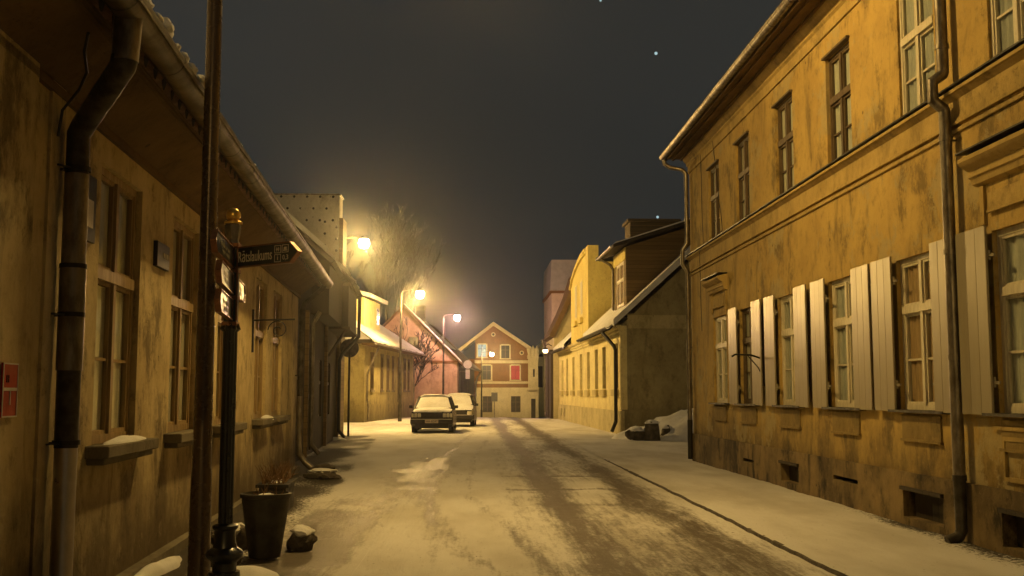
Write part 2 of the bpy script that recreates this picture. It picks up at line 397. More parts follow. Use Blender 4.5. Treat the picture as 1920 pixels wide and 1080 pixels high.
def window(name, w, h, y, fmat, gmat, parent=None, loc=(0, 0, 0), transom=.64, bar=True, fw=.055, mull=.06, curtain=None, cfrac=(0, 1), room=True, coff=.056):
    """casement window: frame mesh with pane, curtain and dark room behind; origin at bottom centre on the wall face"""
    m = MB(); a = w/2
    m.box(-a, -a+fw, y, y+.07, 0, h); m.box(a-fw, a, y, y+.07, 0, h)
    m.box(-a+fw, a-fw, y+.002, y+.07, 0, fw*1.1); m.box(-a+fw, a-fw, y+.002, y+.07, h-fw, h)
    m.box(-mull/2, mull/2, y-.012, y+.06, fw*1.1, h-fw)
    tz = h*transom
    if transom: m.box(-a+fw, a-fw, y-.022, y+.065, tz-.045, tz+.045)
    s = .032
    for sx in (-1, 1):       # sashes
        x0, x1 = sorted((sx*mull/2, sx*(a-fw)))
        rows = [(fw*1.1, tz-.045), (tz+.045, h-fw)] if transom else [(fw*1.1, h-fw)]
        for z0, z1 in rows:
            m.box(x0, x0+s, y+.012, y+.055, z0, z1); m.box(x1-s, x1, y+.012, y+.055, z0, z1)
            m.box(x0+s, x1-s, y+.014, y+.055, z0, z0+s); m.box(x0+s, x1-s, y+.014, y+.055, z1-s, z1)
        if bar:
            zb = (rows[0][0]+rows[0][1])/2*.98; m.box(x0+s, x1-s, y+.02, y+.045, zb-.012, zb+.012)
    o = m.build(name, fmat, parent, loc)
    MB().poly([(-a+fw, y+.035, fw), (a-fw, y+.035, fw), (a-fw, y+.035, h-fw), (-a+fw, y+.035, h-fw)]).build('pane', gmat, o)
    if curtain:
        c = MB(); n = 44
        for j in range(n):
            def P(t, z):
                x = (-a+.02)+(w-.04)*t
                return (x, y+coff+.009*math.sin(t*41+1.3*math.sin(t*9))+.003*math.sin(z*3+t*17), z)
            t0, t1 = j/n, (j+1)/n
            if cfrac == 'gap' and .42 < t0 < .56: continue
            if cfrac == 'right' and t0 < .45: continue
            c.poly([P(t0, 0.01), P(t1, 0.01), P(t1, h-.01), P(t0, h-.01)])
        c.build('curtain', curtain, o)
    if room:
        MB().box(-a-.02, a+.02, y+.5, y+.52, -.05, h+.05).build('room_backing', M_ROOM, o)
    return o

def gutter(name, parent, u0, u1, y, zf, r, mat, seg=1.15, name_joint='gutter_bracket'):
    m = MB(); u = u0; k = 0
    while u < u1-.01:
        e = min(u1, u+seg); rr = r*(1+.05*(k % 2)); 
        m.tube([(u, y, zf(u)), (e+.03, y, zf(e+.03))], rr, 14, False, arc=(math.pi*.98, math.pi*2.02) )
        m.tube([(u+.001, y, zf(u)), (e+.03, y, zf(e+.03))], rr-.008, 14, False, arc=(math.pi*.98, math.pi*2.02))
        # rolled front and back bead
        u = e; k += 1
    m.tube([(u0, y-r, zf(u0)), (u1, y-r, zf(u1))], .009, 6)
    o = m.build(name, mat, parent)
    u = u0+.3
    while u < u1:
        MB().tube([(u, y, zf(u)), (u+.022, y, zf(u))], r*1.1, 14, False, arc=(math.pi*.98, math.pi*2.02)).build(name_joint, M_BLACKP, o); u += seg
    return o
def downpipe(parent, path, r, mat, joints=(), clamps=(), n=16, name='downpipe'):
    o = MB().tube(path, r, n).build(name, mat, parent)
    if joints:
        for (x, y, z) in joints:
            m = MB().tube([(x, y, z), (x, y, z+.05)], r*1.14, n)
            if (x, y, z) in clamps: m.box(x-.012, x+.012, y, 0.01, z, z+.02)
            m.build('pipe_collar', mat, o)
    return o
def mound(x, y, rx, ry, h, seed=0, z=0, n=26):
    m = MB()
    for k in range(9):
        t = k/8; rr = t
        ring = []
        for j in range(n):
            a = 2*math.pi*j/n
            w_ = 1+.28*nz(math.cos(a)*1.3+seed, math.sin(a)*1.3, seed)
            px_, py_ = x+rx*rr*w_*math.cos(a), y+ry*rr*w_*math.sin(a)
            zz = z+h*(math.cos(min(1, t)*math.pi/2)**.8)*(1+.35*nz(px_*3, py_*3, seed)) if k < 8 else z-.03
            ring.append((px_, py_, zz))
        m.v += ring
    for k in range(8):
        for j in range(n):
            a = k*n+j; b = k*n+(j+1) % n; m.f.append((a, b, b+n, a+n)); m.mi.append(0)
    m.f.append(tuple(range(n))); m.mi.append(0)
    return m
def rock_mb(x, y, z, sx, sy, sz, seed):
    """angular stone"""
    import bmesh
    bm = bmesh.new(); bmesh.ops.create_icosphere(bm, subdivisions=3, radius=1)
    m = MB()
    for v in bm.verts:
        c = v.co; k = 1+.33*nz(c.x*1.1+seed, c.y*1.1, c.z*1.1+seed)+.08*nz(c.x*4, c.y*4, c.z*4+seed)
        q = Vector((round(c.x*k*1.6)/1.6*.35+c.x*k*.65, round(c.y*k*1.6)/1.6*.35+c.y*k*.65, c.z*k))
        m.v.append((x+q.x*sx, y+q.y*sy, z+q.z*sz))
    for f in bm.faces: m.f.append(tuple(v.index for v in f.verts)); m.mi.append(0)
    bm.free(); return m

# ================================================================== THE SETTING
LW = lambda Y: -2.36-.055*Y           # left house line
def cover(X, Y):
    """how much snow is left here; wheel ruts, footpath and scraped patches"""
    c = .92
    wob = .10*nz(Y*.12, 3.3)+.04*nz(Y*.6, 1.1)
    for cx, w_, s_ in ((1.26, .30, .80), (2.60, .34, .72)):
        cx2 = cx+wob+(Y > 30)*(Y-30)*.004
        w2 = w_*(1.12+.35*nz(Y*.3, cx))
        c -= s_*math.exp(-((X-cx2)/w2)**2)*(.8+.35*nz(Y*.35, cx*3, 5))
    c -= .38*math.exp(-((X-1.9)/.8)**2)*(.6+.9*nz(X*1.5, Y*.25, 9))
    c -= .22*math.exp(-((X-.62-.15*nz(Y*.1, 8))/.16)**2)
    # arc left by a turning car
    def arc(pts, w_, s_):
        if Y < pts[0][0] or Y > pts[-1][0]: return 0
        for (y0, x0), (y1, x1) in zip(pts, pts[1:]):
            if y0 <= Y <= y1:
                t = (Y-y0)/(y1-y0); t = t*t*(3-2*t)*.5+t*.5; xc = x0+(x1-x0)*t
                e = min(1, (Y-pts[0][0])/2, (pts[-1][0]-Y)/3)
                return s_*e*math.exp(-((X-xc)/w_)**2)
        return 0
    c -= arc([(8, .55), (11.4, -.2), (16, -.72), (23.5, -.78), (32, -.45), (44, .1)], .16, .38)
    c -= arc([(8, .95), (12, .45), (17, -.05), (25, .05), (38, .5)], .12, .26)
    c -= arc([(9, -.3), (13, -.52), (19, -.62), (26, -.5)], .08, .25)
    p = math.exp(-((X+1.05)/.55)**2-((Y-21.5)/4.8)**2); c -= p*max(.12, .62+1.0*nz(X*2.2, Y*.8, 2))
    p = math.exp(-((X+1.62)/.46)**4)*sm(6.5, 8.5, Y)*(1-sm(13.5, 18, Y)); c -= p*max(.25, .95+1.1*nz(X*1.6, Y*.9, 4))
    c -= .18*math.exp(-((X+.92)/.03)**2)*(Y < 30)
    for yy, s_ in ((17.6, .5), (20.4, .35), (15.2, .2)):
        c -= s_*math.exp(-((Y-yy)/.12)**2)*sm(.3, .9, X)*(1-sm(1.9, 2.6, X))
    return c
def grit(X, Y):
    d = X-LW(Y); g = 0
    if Y < 40: g = (1-sm(1.0, 1.35, d))*(.52+.6*nz(X*1.3, Y*.6, 6))+.35*math.exp(-(d/.35)**2)
    if X > 3.6 and Y < 15: g = max(g, sm(3.9+.05*Y, 5.1, X)*(.62+.4*nz(X*2, Y*.6, 3))*(1-sm(12, 17, Y)))
    g = max(g, .38*math.exp(-((X+1.05)/.5)**2-((Y-21)/4.5)**2)*(1+nz(X*3, Y, 8)))
    return max(0, min(1, g))
def sheet(name, xs_fn, Ys, label=None, dz=0, lumps=.012):
    vs = []; fs = []; cv = []; gr = []
    nx = None
    for Y in Ys:
        xs = xs_fn(Y); nx = len(xs)
        for X in xs:
            c = cover(X, Y); g = grit(X, Y); cv.append(c); gr.append(g)
            z = gz(Y)+(dz(Y) if callable(dz) else dz)+lumps*nz(X*1.7, Y*.9, 1)+lumps*.8*nz(X*5, Y*4, 2)+.02*(c-.9)
            vs.append((X, Y, z))
    for j in range(len(Ys)-1):
        for i in range(nx-1):
            a = j*nx+i; fs.append((a, a+1, a+nx+1, a+nx))
    me = bpy.data.meshes.new(name); me.from_pydata(vs, [], fs)
    for nm, d in (('cover', cv), ('grit', gr)):
        at = me.attributes.new(nm, 'FLOAT', 'POINT'); at.data.foreach_set('value', d)
    me.materials.append(M_GROUND); me.polygons.foreach_set('use_smooth', [True]*len(fs)); me.update()
    o = bpy.data.objects.new(name, me); COL.objects.link(o); o['kind'] = 'structure'; return o
def rng(a, b, n): return [a+(b-a)*i/(n-1) for i in range(n)]
YS = rng(-24, 5, 60)+[5+i*.09 for i in range(1, 200)]+[23+i*.3 for i in range(1, 90)]+[50+i*1.2 for i in range(1, 92)]
road = sheet('road', lambda Y: rng(-1.02, 3.13, 84), YS)
sheet('pavement', lambda Y: rng(3.13, 5.6+7*sm(22, 25, Y), 50), [y for y in YS if y <= 66], dz=lambda Y: .036-.022*sm(17, 27, Y))   # right-hand footway
sheet('pavement', lambda Y: rng(min(LW(Y)-.3, -3)-9*sm(34, 40, Y), -1.02, 56), YS, dz=.006)                # left-hand footway
k = MB()    # kerb stones, the step up from the road to the right-hand footway
y_ = -10.
while y_ < 25:
    j = .003*nz(y_, 2); ln = .98
    k.box(3.115+j, 3.16+j, y_, y_+ln-.008, -.05, .03-.020*sm(17, 27, y_)); y_ += ln
kb = k.build('kerb', M_STONE); kb['kind'] = 'structure'
# everything beyond: one big snow-covered sheet
vs = []; fs = []; GX = [-400, -120, -60, -30, -16, -8, -4, 0, 3, 8, 16, 40, 90, 400]; GY = [-200, -60, -20, 0, 20, 40, 64]+[64+6.1*i for i in range(1, 11)]+[160, 260, 600]
for Y in GY:
    for X in GX: vs.append((X, Y, gz(Y)-.07))
for j in range(len(GY)-1):
    for i in range(len(GX)-1): a = j*len(GX)+i; fs.append((a, a+1, a+len(GX)+1, a+len(GX)))
me = bpy.data.meshes.new('ground'); me.from_pydata(vs, [], fs); me.materials.append(M_SNOW)
g_ = bpy.data.objects.new('ground', me); COL.objects.link(g_); g_['kind'] = 'structure'

# ================================================================== OCHRE TOWN HOUSE (right)
O = thing('ochre_house', 'long two-storey ochre plaster house with pale shutters, nearest on the right', 'house', (5.1, 24.6, 0), R(-90))
oU = lambda Y: 24.6-Y
GC = [oU(y) for y in (21.8, 19.55, 17.0, 14.45, 12.0, 9.62, 7.2, 4.7, 2.2, -.3)]
UC = [oU(y) for y in (22.1, 19.7, 17.0, 14.40, 11.8, 9.6, 7.2, 4.7, 2.2, -.3)]
gw, uw = 1.16, .98
L_ = 28.0
ops = [(c-gw/2, c+gw/2, 1.36, 3.14) for c in GC]+[(c-uw/2, c+uw/2, 4.74, 6.36) for c in UC]
wm = wall_mb(0, L_, .64, 7.05, ops, .16)
wm.poly([(0, 0, .64), (0, 0, 7.05), (0, 9, 7.05), (0, 9, .64)]).poly([(L_, 0, 0), (L_, 0, 7.05), (L_, 9, 7.05), (L_, 9, 0)]).poly([(0, 9, 0), (L_, 9, 0), (L_, 9, 7.05), (0, 9, 7.05)])
wm.build('wall', M_OCHRE, O)
vents = [(GC[4]-.52, GC[4]+.55, .12, .43), (GC[5]-.55, GC[5]+.5, .1, .42), (GC[2]-.5, GC[2]+.45, .14, .42), (GC[6]-.5, GC[6]+.5, .1, .42)]
slots = [(GC[1]-.4, GC[1]+.35, .30, .36), (GC[3]-.5, GC[3]+.45, .36, .42)]
pl = wall_mb(0, L_, 0, .64, vents+slots, .22, y=-.04)
pl.poly([(0, -.04, .64), (L_, -.04, .64), (L_, .02, .64), (0, .02, .64)]).poly([(0, -.04, 0), (0, -.04, .64), (0, 9, .64), (0, 9, 0)])
p_ = pl.build('plinth', M_PLINTH, O)
for (a, b, c, d) in vents:
    m = MB().box(a, b, .10, .16, c, d); m.box(a-.02, b+.02, -.075, .02, d+.003, d+.045)
    m.build('basement_hatch', M_DKWOOD, O)
m = MB()
for a, b, c, d in slots: MB().box(a, b, .1, .2, c-.01, d+.01).build('plinth_slot', M_ROOM, O)
# string course between the floors
prof = [(0, 4.36), (-.045, 4.36), (-.045, 4.40), (-.03, 4.41), (-.03, 4.62), (-.06, 4.64), (-.085, 4.67), (-.11, 4.675), (-.11, 4.71), (0, 4.735)]
MB().prism(prof, lambda p, q, t: (t, p, q), -.0, L_).build('string_course', M_OCHRE_TRIM, O)
MB().box(0, L_, -.125, -.0, 4.737, 4.755).build('course_shadow_line', M_BLACKP, O)  # black strip painted for the shadow line and wet top of the course
MB().prism([(0, 4.28), (-.028, 4.28), (-.034, 4.30), (-.028, 4.325), (0, 4.325)], lambda p, q, t: (t, p, q), 0, L_).build('lower_moulding', M_OCHRE_TRIM, O)
prof = [(0, 6.70), (-.03, 6.70), (-.035, 6.86), (-.07, 6.89), (-.07, 6.93), (-.14, 7.0), (-.16, 7.06), (0, 7.06)]
MB().prism(prof, lambda p, q, t: (t, p, q), -.0, L_).build('cornice', M_OCHRE_TRIM, O)
ev = MB().box(-.08, L_, -.50, .1, 7.065, 7.10); ev.box(-.08, L_, -.53, -.503, 7.03, 7.19)
ev.box(-.08, L_, -.40, -.34, 7.03, 7.062); ev.box(-.08, L_, -.20, -.165, 7.03, 7.062)
ev.build('eave_soffit', M_SOFFIT, O)
rf = MB()
n = 200
for i in range(n):
    a, b = -.12+(L_+.12)*i/n, -.12+(L_+.12)*(i+1)/n
    z = .018*(i % 2)
    rf.box(a, b, -.60, -.50, 7.20+z, 7.245+z)
rf.prism([(-.58, 7.20), (4.5, 10.6), (9.6, 7.2), (9.6, 7.12), (4.5, 10.5), (-.5, 7.12)], lambda p, q, t: (t, p, q), -.10, L_)
rf.build('roof', M_DKROOF, O)
gutter('gutter', O, -.14, L_, -.60, lambda u: 7.13, .075, M_ZINC, 1.0)
# ground-floor windows
for i, c in enumerate(GC):
    cm = [M_CURTB, M_CURT, M_CURT, M_CURT, M_CURTO, M_CURTB, M_CURT, M_CURT, M_CURT, M_CURT][i]
    fm = M_FRAME if i not in (1,) else M_FRAMEO
    w = window('window', gw, 1.78, .05, fm, M_GLASS, O, (c, 0, 1.36), .66, True, .06, .07, cm, 'gap' if i in (5, 7) else 1)
    s_ = MB().box(-gw/2-.16, gw/2+.16, -.10, .0, -.028, .002).box(-gw/2, gw/2, 0, .085, -.02, .004)
    s_.build('sill', M_ZINCD, w)
    ap = MB(); a = .52
    ap.box(-a, a, -.022, 0, -.33, -.06); ap.box(-a-.02, a+.02, -.04, 0, -.36, -.33)
    ap.build('apron', M_OCHRE_TRIM, w)
    if i > 0:
        for sx in (-1, 1):
            sh = MB(); wd = .62; x0 = 0 if sx > 0 else -wd
            nb = 3
            for j in range(nb):
                xa = x0+wd*j/nb; xb = x0+wd*(j+1)/nb
                sh.prism([(xa, 0), (xa+.006, -.0035), (xb-.006, -.0035), (xb, 0), (xb, .02), (xa, .02)], lambda p, q, t: (p, q, t), -.015, 1.83)
            sh.box(x0+.03, x0+wd-.03, .02, .035, .2, .28); sh.box(x0+.03, x0+wd-.03, .02, .035, 1.45, 1.53)
            hang = random.uniform(-.012, .02)
            so = sh.build('shutter', M_SHUT, O, (c+sx*(gw/2-.03), -.085, 1.36), (0, 0, sx*hang), smooth=3)
            hb = MB()
            for z in (.28, 1.52):
                hx = .0 if sx > 0 else 0
                hb.box(hx-.02, hx+.10, .03, .045, z, z+.03) if sx < 0 else hb.box(hx-.10, hx+.02, .03, .045, z, z+.03)
                hb.tube([(hx, .035, z-.03), (hx, .035, z+.07)], .012, 8)
            hb.build('hinge', M_SHUT, so)
for i, c in enumerate(UC):
    fm = [M_FRAMEO, M_FRAMEO, M_FRAMEO, M_FRAMEO, M_FRAME, M_FRAME, M_FRAME, M_FRAME, M_FRAME, M_FRAME][i]
    cm = [M_CURT, M_CURT, M_CURTB, M_CURTB, M_CURT, M_CURT, M_CURT, M_CURT, M_CURT, M_CURT][i]
    w = window('window', uw, 1.62, .03 if i > 3 else .05, fm, M_GLASS, O, (c, 0, 4.74), .60, True, .05, .075, cm, 1)
    if i <= 3:
        MB().box(-uw/2-.03, uw/2+.03, -.05, .03, 1.62, 1.65).build('drip_board', M_FRAMEO, w)
# window hoods that survive at both ends
for c in (GC[0], GC[5], GC[6], GC[7]):
    h = MB(); a = .82 if c != GC[0] else .74
    h.prism([(0, 3.62), (-.06, 3.64), (-.08, 3.70), (-.10, 3.71), (-.10, 3.78), (-.17, 3.82), (-.20, 3.86), (-.20, 3.90), (0, 3.95)], lambda p, q, t: (t, p, q), c-a, c+a)
    h.box(c-a+.08, c-a+.16, -.03, 0, 3.22, 3.61); h.box(c+a-.16, c+a-.08, -.03, 0, 3.22, 3.61)
    h.box(c-a+.24, c+a-.24, -.025, 0, 3.34, 3.52); h.box(c-a+.24, c+a-.24, -.045, -.02, 3.32, 3.345)
    ho = h.build('window_hood', M_OCHRE_TRIM, O)
    MB().box(c-a-.02, c+a+.02, -.215, 0, 3.952, 3.968).build('hood_shadow_line', M_BLACKP, ho)  # black strip on the hood top, painted as a shadow line
for c in GC[5:8]:
    h = MB().box(c-.66, c+.66, -.035, 0, 1.20, 1.235); h.box(c-.5, c+.5, -.03, 0, .72, .76).box(c-.5, c-.46, -.03, 0, .76, 1.1).box(c+.46, c+.5, -.03, 0, .76, 1.1).box(c-.5, c+.5, -.03, 0, 1.1, 1.14)
    h.build('panel_frame', M_OCHRE_TRIM, O)
# corner strip and downpipes
u = oU(10.88)
pth = [(u, -.56, 7.08), (u, -.5, 6.98), (u, -.16, 6.82), (u, -.11, 6.7), (u, -.11, 4.95), (u, -.12, 4.92), (u, -.23, 4.84), (u, -.23, 4.64), (u, -.12, 4.55), (u, -.11, 4.52), (u, -.11, .6)]
dp = downpipe(O, pth, .062, M_ZINC, [(u, -.11, z) for z in (6.2, 5.2, 4.2, 3.0, 1.9)], [(u, -.11, z) for z in (6.2, 4.2, 3.0, 1.9)])
lw = MB().tube([(u, -.11, .68), (u, -.11, .16), (u, -.14, .1), (u, -.26, .05)], [.066, .06, .06, .058], 14)
lw.tube([(u, -.11, .66), (u, -.11, .72)], .072, 14)
lw.build('spout', M_ZINCD, dp)
u = .06
pth = [(u-.15, -.58, 7.06), (u-.15, -.56, 6.96), (u-.08, -.45, 6.86), (u-.02, -.18, 6.80), (u, -.09, 6.70), (u, -.09, 5.05), (u, -.20, 4.88), (u, -.20, 4.55), (u, -.09, 4.38), (u, -.09, .9)]
dp = downpipe(O, pth, .05, M_ZINC, [(u, -.09, z) for z in (5.6, 4.0, 2.6, 1.1)], [(u, -.09, z) for z in (5.6, 2.6)])
MB().tube([(u, -.09, .95), (u, -.09, .06)], .058, 14).build('spout', M_BLACKP, dp)
cb = MB()
for (ua, ub, z0, z1, s_) in ((1.4, 1.7, 6.95, 2.9, 1), (2.6, 3.4, 6.95, 4.75, 2)):
    pts = []
    for j in range(22):
        t = j/21; pts.append((ua+(ub-ua)*t+.05*nz(t*4, s_), -.13 if z0+(z1-z0)*t < 4.8 else -.035, z0+(z1-z0)*t))
    cb.tube(pts, .008, 5)
cb.build('loose_cable', M_BLACKP, O)
# fittings that can be lifted off
bk = thing('flag_bracket', 'black iron bracket arm fixed to the ochre wall beside the second pair of white shutters', 'bracket', (5.1, 18.45, 2.1), R(-90))
m = MB().box(-.02, .02, -.05, -.01, -.42, .22); m.tube([(0, -.03, .05), (0, -.25, .12), (0, -.52, .13), (0, -.58, .09)], .016, 8)
m.tube([(0, -.03, -.3), (.0, -.12, -.1), (0, -.3, .11)], .01, 8)
m.build('bracket_arm', M_BLACKP, bk)

# ================================================================== LOW PLASTER HOUSE (left)
ANG = math.pi/2+math.atan(.055)
A = thing('low_plaster_house', 'low old plaster house with wooden casements and a big gutter, left foreground', 'house', (-2.36, 0, 0), ANG)
kk = math.sqrt(1+.055**2); U = lambda Y: Y*kk
WN = [(8.05, 9.27), (10.5, 11.75), (13.0, 14.25), (16.1, 17.3), (18.1, 19.3), (5.4, 6.05-.9), (1.5, 2.7)]
WN = [(U(min(a, b)), U(max(a, b))) for a, b in WN if abs(a-b) > .5]
ops = [(a, b, 1.17, 3.3) for a, b in WN]
LL = U(21.95)
wm = wall_mb(-6, LL, 0, 3.62, ops, .15)
wm.poly([(LL, 0, 0), (LL, 8, 0), (LL, 8, 3.6), (LL, 4, 7), (LL, 0, 3.6)]).poly([(-6, 0, 0), (-6, 8, 0), (-6, 8, 3.6), (-6, 4, 7), (-6, 0, 3.6)])
wm.build('wall', M_LEFT, A)
MB().box(U(-5), U(6.55), -.035, 0.0, 0, 3.6).box(U(6.85), U(7.12), -.02, 0, 0, 3.6).build('wall_pier', M_LEFT, A)
fo = MB().box(-6, LL, -.10, 0, -.05, .10); fo.build('footing', M_CONC, A)
for i, (a, b) in enumerate(WN):
    w = b-a
    ow = window('window', w, 2.13, .05, M_WOODFR, M_GLASSR, A, ((a+b)/2, 0, 1.17), .61, True, .06, .07, M_CURTB, 1, True, .05)  # bright curtain close behind the pane stands in for reflections in the glass
    sl = MB(); sl.box(-w/2-.16, w/2+.16, -.17, .05, -.09, 0); sl.box(-w/2-.12, w/2+.12, -.13, 0, -.14, -.09)
    sl.build('sill', M_CONC, ow, bevel=.008)
# snow lying on two sills
for nm, Yc, ln, sd, lab in (('sill_snow', 8.72, .62, 1, 'thick snow strip on the window sill nearest the red plate'), ('sill_snow', 17.0, .42, 4, 'thin snow patch on the sill behind the signpost column')):
    o = mound(0, 0, ln, .09, .05, sd).build(nm, M_SNOW, None, (LW(Yc)+.075, Yc, 1.168), (0, 0, ANG)); tag(o, lab, 'snow')
so = MB().prism([(0, 3.56), (-.375, 3.83), (-.375, 3.86), (0, 3.60)], lambda p, q, t: (t, p, q), -6, LL+.15)
so.box(-6, LL+.15, -.41, -.378, 3.82, 3.875).box(-6, LL+.15, -.425, -.412, 3.845, 3.875).box(-6, LL+.15, -.035, 0, 3.50, 3.558)
so.build('eave_soffit', M_SOFFIT, A)
# pantile roof, wavy across, with the tile ends showing at the eave
rf = MB(); TN = 1100; u0 = -6; du = (LL+.25+6)/TN
def tz(u): return .040*abs(math.sin(math.pi*u/.235))
rows = [(-.60, 0), (-.60, .0), (4.0, 3.35)]
for lay, off in ((0, 0.0), (1, -.018)):
    i0 = len(rf.v)
    for i in range(TN+1):
        u = u0+i*du; z = tz(u)+off-.004*(u-6)*0
        sag = -.0085*max(0, u-6)
        rf.v.append((u, -.50, 3.985+z+sag)); rf.v.append((u, -.20, 4.19+z+sag)); rf.v.append((u, 4.0, 7.30+z+sag))
    for i in range(TN):
        a = i0+i*3
        for q in (0, 1): rf.f.append((a+q, a+3+q, a+4+q, a+1+q)); rf.mi.append(0)
        if lay: rf.f.append((i0+i*3, i0+i*3+3, i0-3*(TN+1)+i*3+3, i0-3*(TN+1)+i*3)); rf.mi.append(0)
rf.poly([(u0, 4, 7.3), (LL+.25, 4, 7.1), (LL+.25, 8.6, 3.9), (u0, 8.6, 3.9)])
ro = rf.build('roof', M_TILE, A, smooth=60)
tn = MB(); hl = MB(); NT = 700      # lumpy mortar bed under the tiles with dark patches painted on for the shaded gaps
i0 = 0
for i in range(NT+1):
    u = -3+(LL+3)*i/NT; s_ = -.0085*max(0, u-6); b_ = .014*nz(u*5, 2)+.01*math.sin(u*23)
    tn.v += [(u, -.40, 3.872+s_), (u, -.455+b_, 3.89+s_), (u, -.50+b_, 3.96+s_+b_), (u, -.45, 4.02+s_)]
for i in range(NT):
    for q in (0, 1, 2): tn.f.append((i*4+q, i*4+4+q, i*4+5+q, i*4+1+q)); tn.mi.append(0)
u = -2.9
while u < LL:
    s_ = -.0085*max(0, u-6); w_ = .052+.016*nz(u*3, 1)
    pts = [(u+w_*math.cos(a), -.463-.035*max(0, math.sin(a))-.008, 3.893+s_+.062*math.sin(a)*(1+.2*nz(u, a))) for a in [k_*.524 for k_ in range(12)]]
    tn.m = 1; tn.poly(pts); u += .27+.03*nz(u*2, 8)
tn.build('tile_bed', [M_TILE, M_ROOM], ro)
zg = lambda u: 3.965-.0085*max(0, u-6)
gt = gutter('gutter', A, -3, LL+.1, -.58, zg, .112, M_ZINCG, 1.28)
def lump(px_u, sc, sd):
    m = rock_mb(0, 0, 0, sc*1.25, sc*.55, sc*.62, sd); return m.build('snow_lump', M_SNOW, gt, (px_u, -.66, zg(px_u)+.02+sc*.4))
for j, (uu, sc) in enumerate(((6.3, .05), (6.6, .06), (6.85, .06), (7.1, .10), (7.42, .05), (7.68, .07), (7.95, .075), (8.3, .09), (8.7, .035), (9.0, .04), (10.3, .03), (11.2, .035))): lump(uu, sc, j*3+1)
sn = MB(); i0 = 0; NS = 260      # snow lying on the tiles above the eave
for i in range(NS+1):
    u = -2+(LL+2)*i/NS; s_ = -.0085*max(0, u-6); e = .10+.10*nz(u*1.7, 4)+.05*nz(u*6, 2)
    sn.v += [(u, -.50+e, 4.02+s_+e*.73+.01), (u, -.48+e, 4.08+s_+e*.73), (u, 3.9, 7.32+s_)]
for i in range(NS):
    for q in (0, 1): sn.f.append((i*3+q, i*3+3+q, i*3+4+q, i*3+1+q)); sn.mi.append(0)
sn.build('roof_snow', M_SNOW, A, smooth=60)
# the fat drainpipe
ug = U(6.50); uw_ = U(7.08)
dp = MB().tube([(ug, -.57, 3.88), (ug, -.56, 3.60)], [.088, .080], 20).build('downpipe', M_ZINC, A)
MB().tube([(ug, -.56, 3.63), (ug+.01, -.545, 3.57), (uw_-.03, -.16, 3.33), (uw_, -.12, 3.27), (uw_, -.12, 2.95)], [.080, .081, .078, .076, .074], 20).build('pipe_elbow', M_ZINCD, dp)
MB().tube([(uw_, -.12, 3.0), (uw_, -.12, 2.36)], .078, 20).tube([(uw_, -.12, 2.4), (uw_, -.12, 1.70)], .083, 20).build('pipe_section', M_ZINC, dp)
MB().tube([(uw_, -.12, 1.73), (uw_, -.12, 1.20)], .075, 20).build('pipe_section', M_ZINCD, dp)
MB().tube([(uw_, -.12, 1.24), (uw_, -.12, .2), (uw_, -.16, .12), (uw_, -.3, .04)], .072, 20).build('pipe_section', M_ZINCN, dp)
for z in (3.02, 2.37, 2.05, 1.22):
    m = MB().tube([(uw_, -.12, z), (uw_, -.12, z+.03)], .087, 20)
    if z != 2.37: m.box(uw_-.03, uw_-.012, -.12, 0, z, z+.018); m.tube([(uw_-.17, -.05, z+.01), (uw_-.05, -.12, z+.01)], .008, 6)
    m.build('pipe_clamp', M_BLACKP, dp)
cb = MB().tube([(ug-.22, -.40, 3.70), (ug-.05, -.33, 3.64), (ug+.18, -.28, 3.58), (ug+.30, -.20, 3.50), (ug+.30, -.10, 3.36), (ug+.42, -.04, 3.22)], .010, 6).build('loose_cable', M_BLACKP, A)
# second, thin downpipe at the far corner with its kicked-out spout
u = U(21.6)
dp = downpipe(A, [(u, -.56, 3.76), (u, -.52, 3.66), (u, -.16, 3.35), (u, -.11, 3.2), (u, -.11, 1.5)], .055, M_ZINCD, [(u, -.11, 1.9)], [(u, -.11, 1.9)])
MB().tube([(u, -.11, 1.52), (u, -.11, .9), (u, -.11, .36), (u+.0, -.22, .2), (u-.02, -.42, .03)], [.045, .06, .06, .062, .065], 14).build('spout', M_ZINC, dp)

# plates and brackets on the left wall
def on_left(Y, z, out=.0): return Vector((LW(Y)+out, Y-out*.055, z))
h = thing('hydrant_plate', 'small red enamel plate with a white letter T by the fat drainpipe', 'plate', on_left(6.26, 1.57, .04), ANG)
MB().box(-.115, .115, -.012, 0, -.155, .155).build('plate_panel', M_RED, h)
m = MB().box(-.115, .115, -.016, -.012, -.155, -.147).box(-.115, .115, -.016, -.012, .147, .155).box(-.115, -.107, -.016, -.012, -.147, .147).box(.107, .115, -.016, -.012, -.147, .147)
m.box(-.1, .1, -.016, -.012, -.004, .014).box(-.006, .006, -.016, -.012, -.085, -.006)
m.build('plate_border', M_WHITE, h)
m = MB(); text_into(m, 'H', .06, Matrix.Translation((-.045, -.014, .062)) @ Matrix.Rotation(R(90), 4, 'X')); m.build('plate_letter', M_PLTXT, h)
h = thing('notice_board', 'tall narrow dark notice board on the plaster between drainpipe and first window', 'notice board', on_left(7.72, 2.88, .0), ANG)
MB().box(-.12, .12, -.03, 0, -.24, .24).build('board_panel', M_SIGNBLK, h, bevel=.004)
MB().box(-.09, .05, -.034, -.03, -.14, .06).build('paper_sheet', M_WHITE, h)
h = thing('wall_plaque', 'small dark plaque with pale worn lettering between the first and second windows', 'plaque', on_left(9.95, 2.83, 0), ANG)
MB().box(-.24, .24, -.04, 0, -.125, .105).build('plaque_panel', M_SIGNBLK, h, bevel=.004)
m = MB()
for (a, b) in ((-.02, .03), (.045, .08), (.095, .15), (.165, .19)): m.box(a, b, -.044, -.04, -.03, .02)
m.build('plaque_lettering', M_CURT, h)
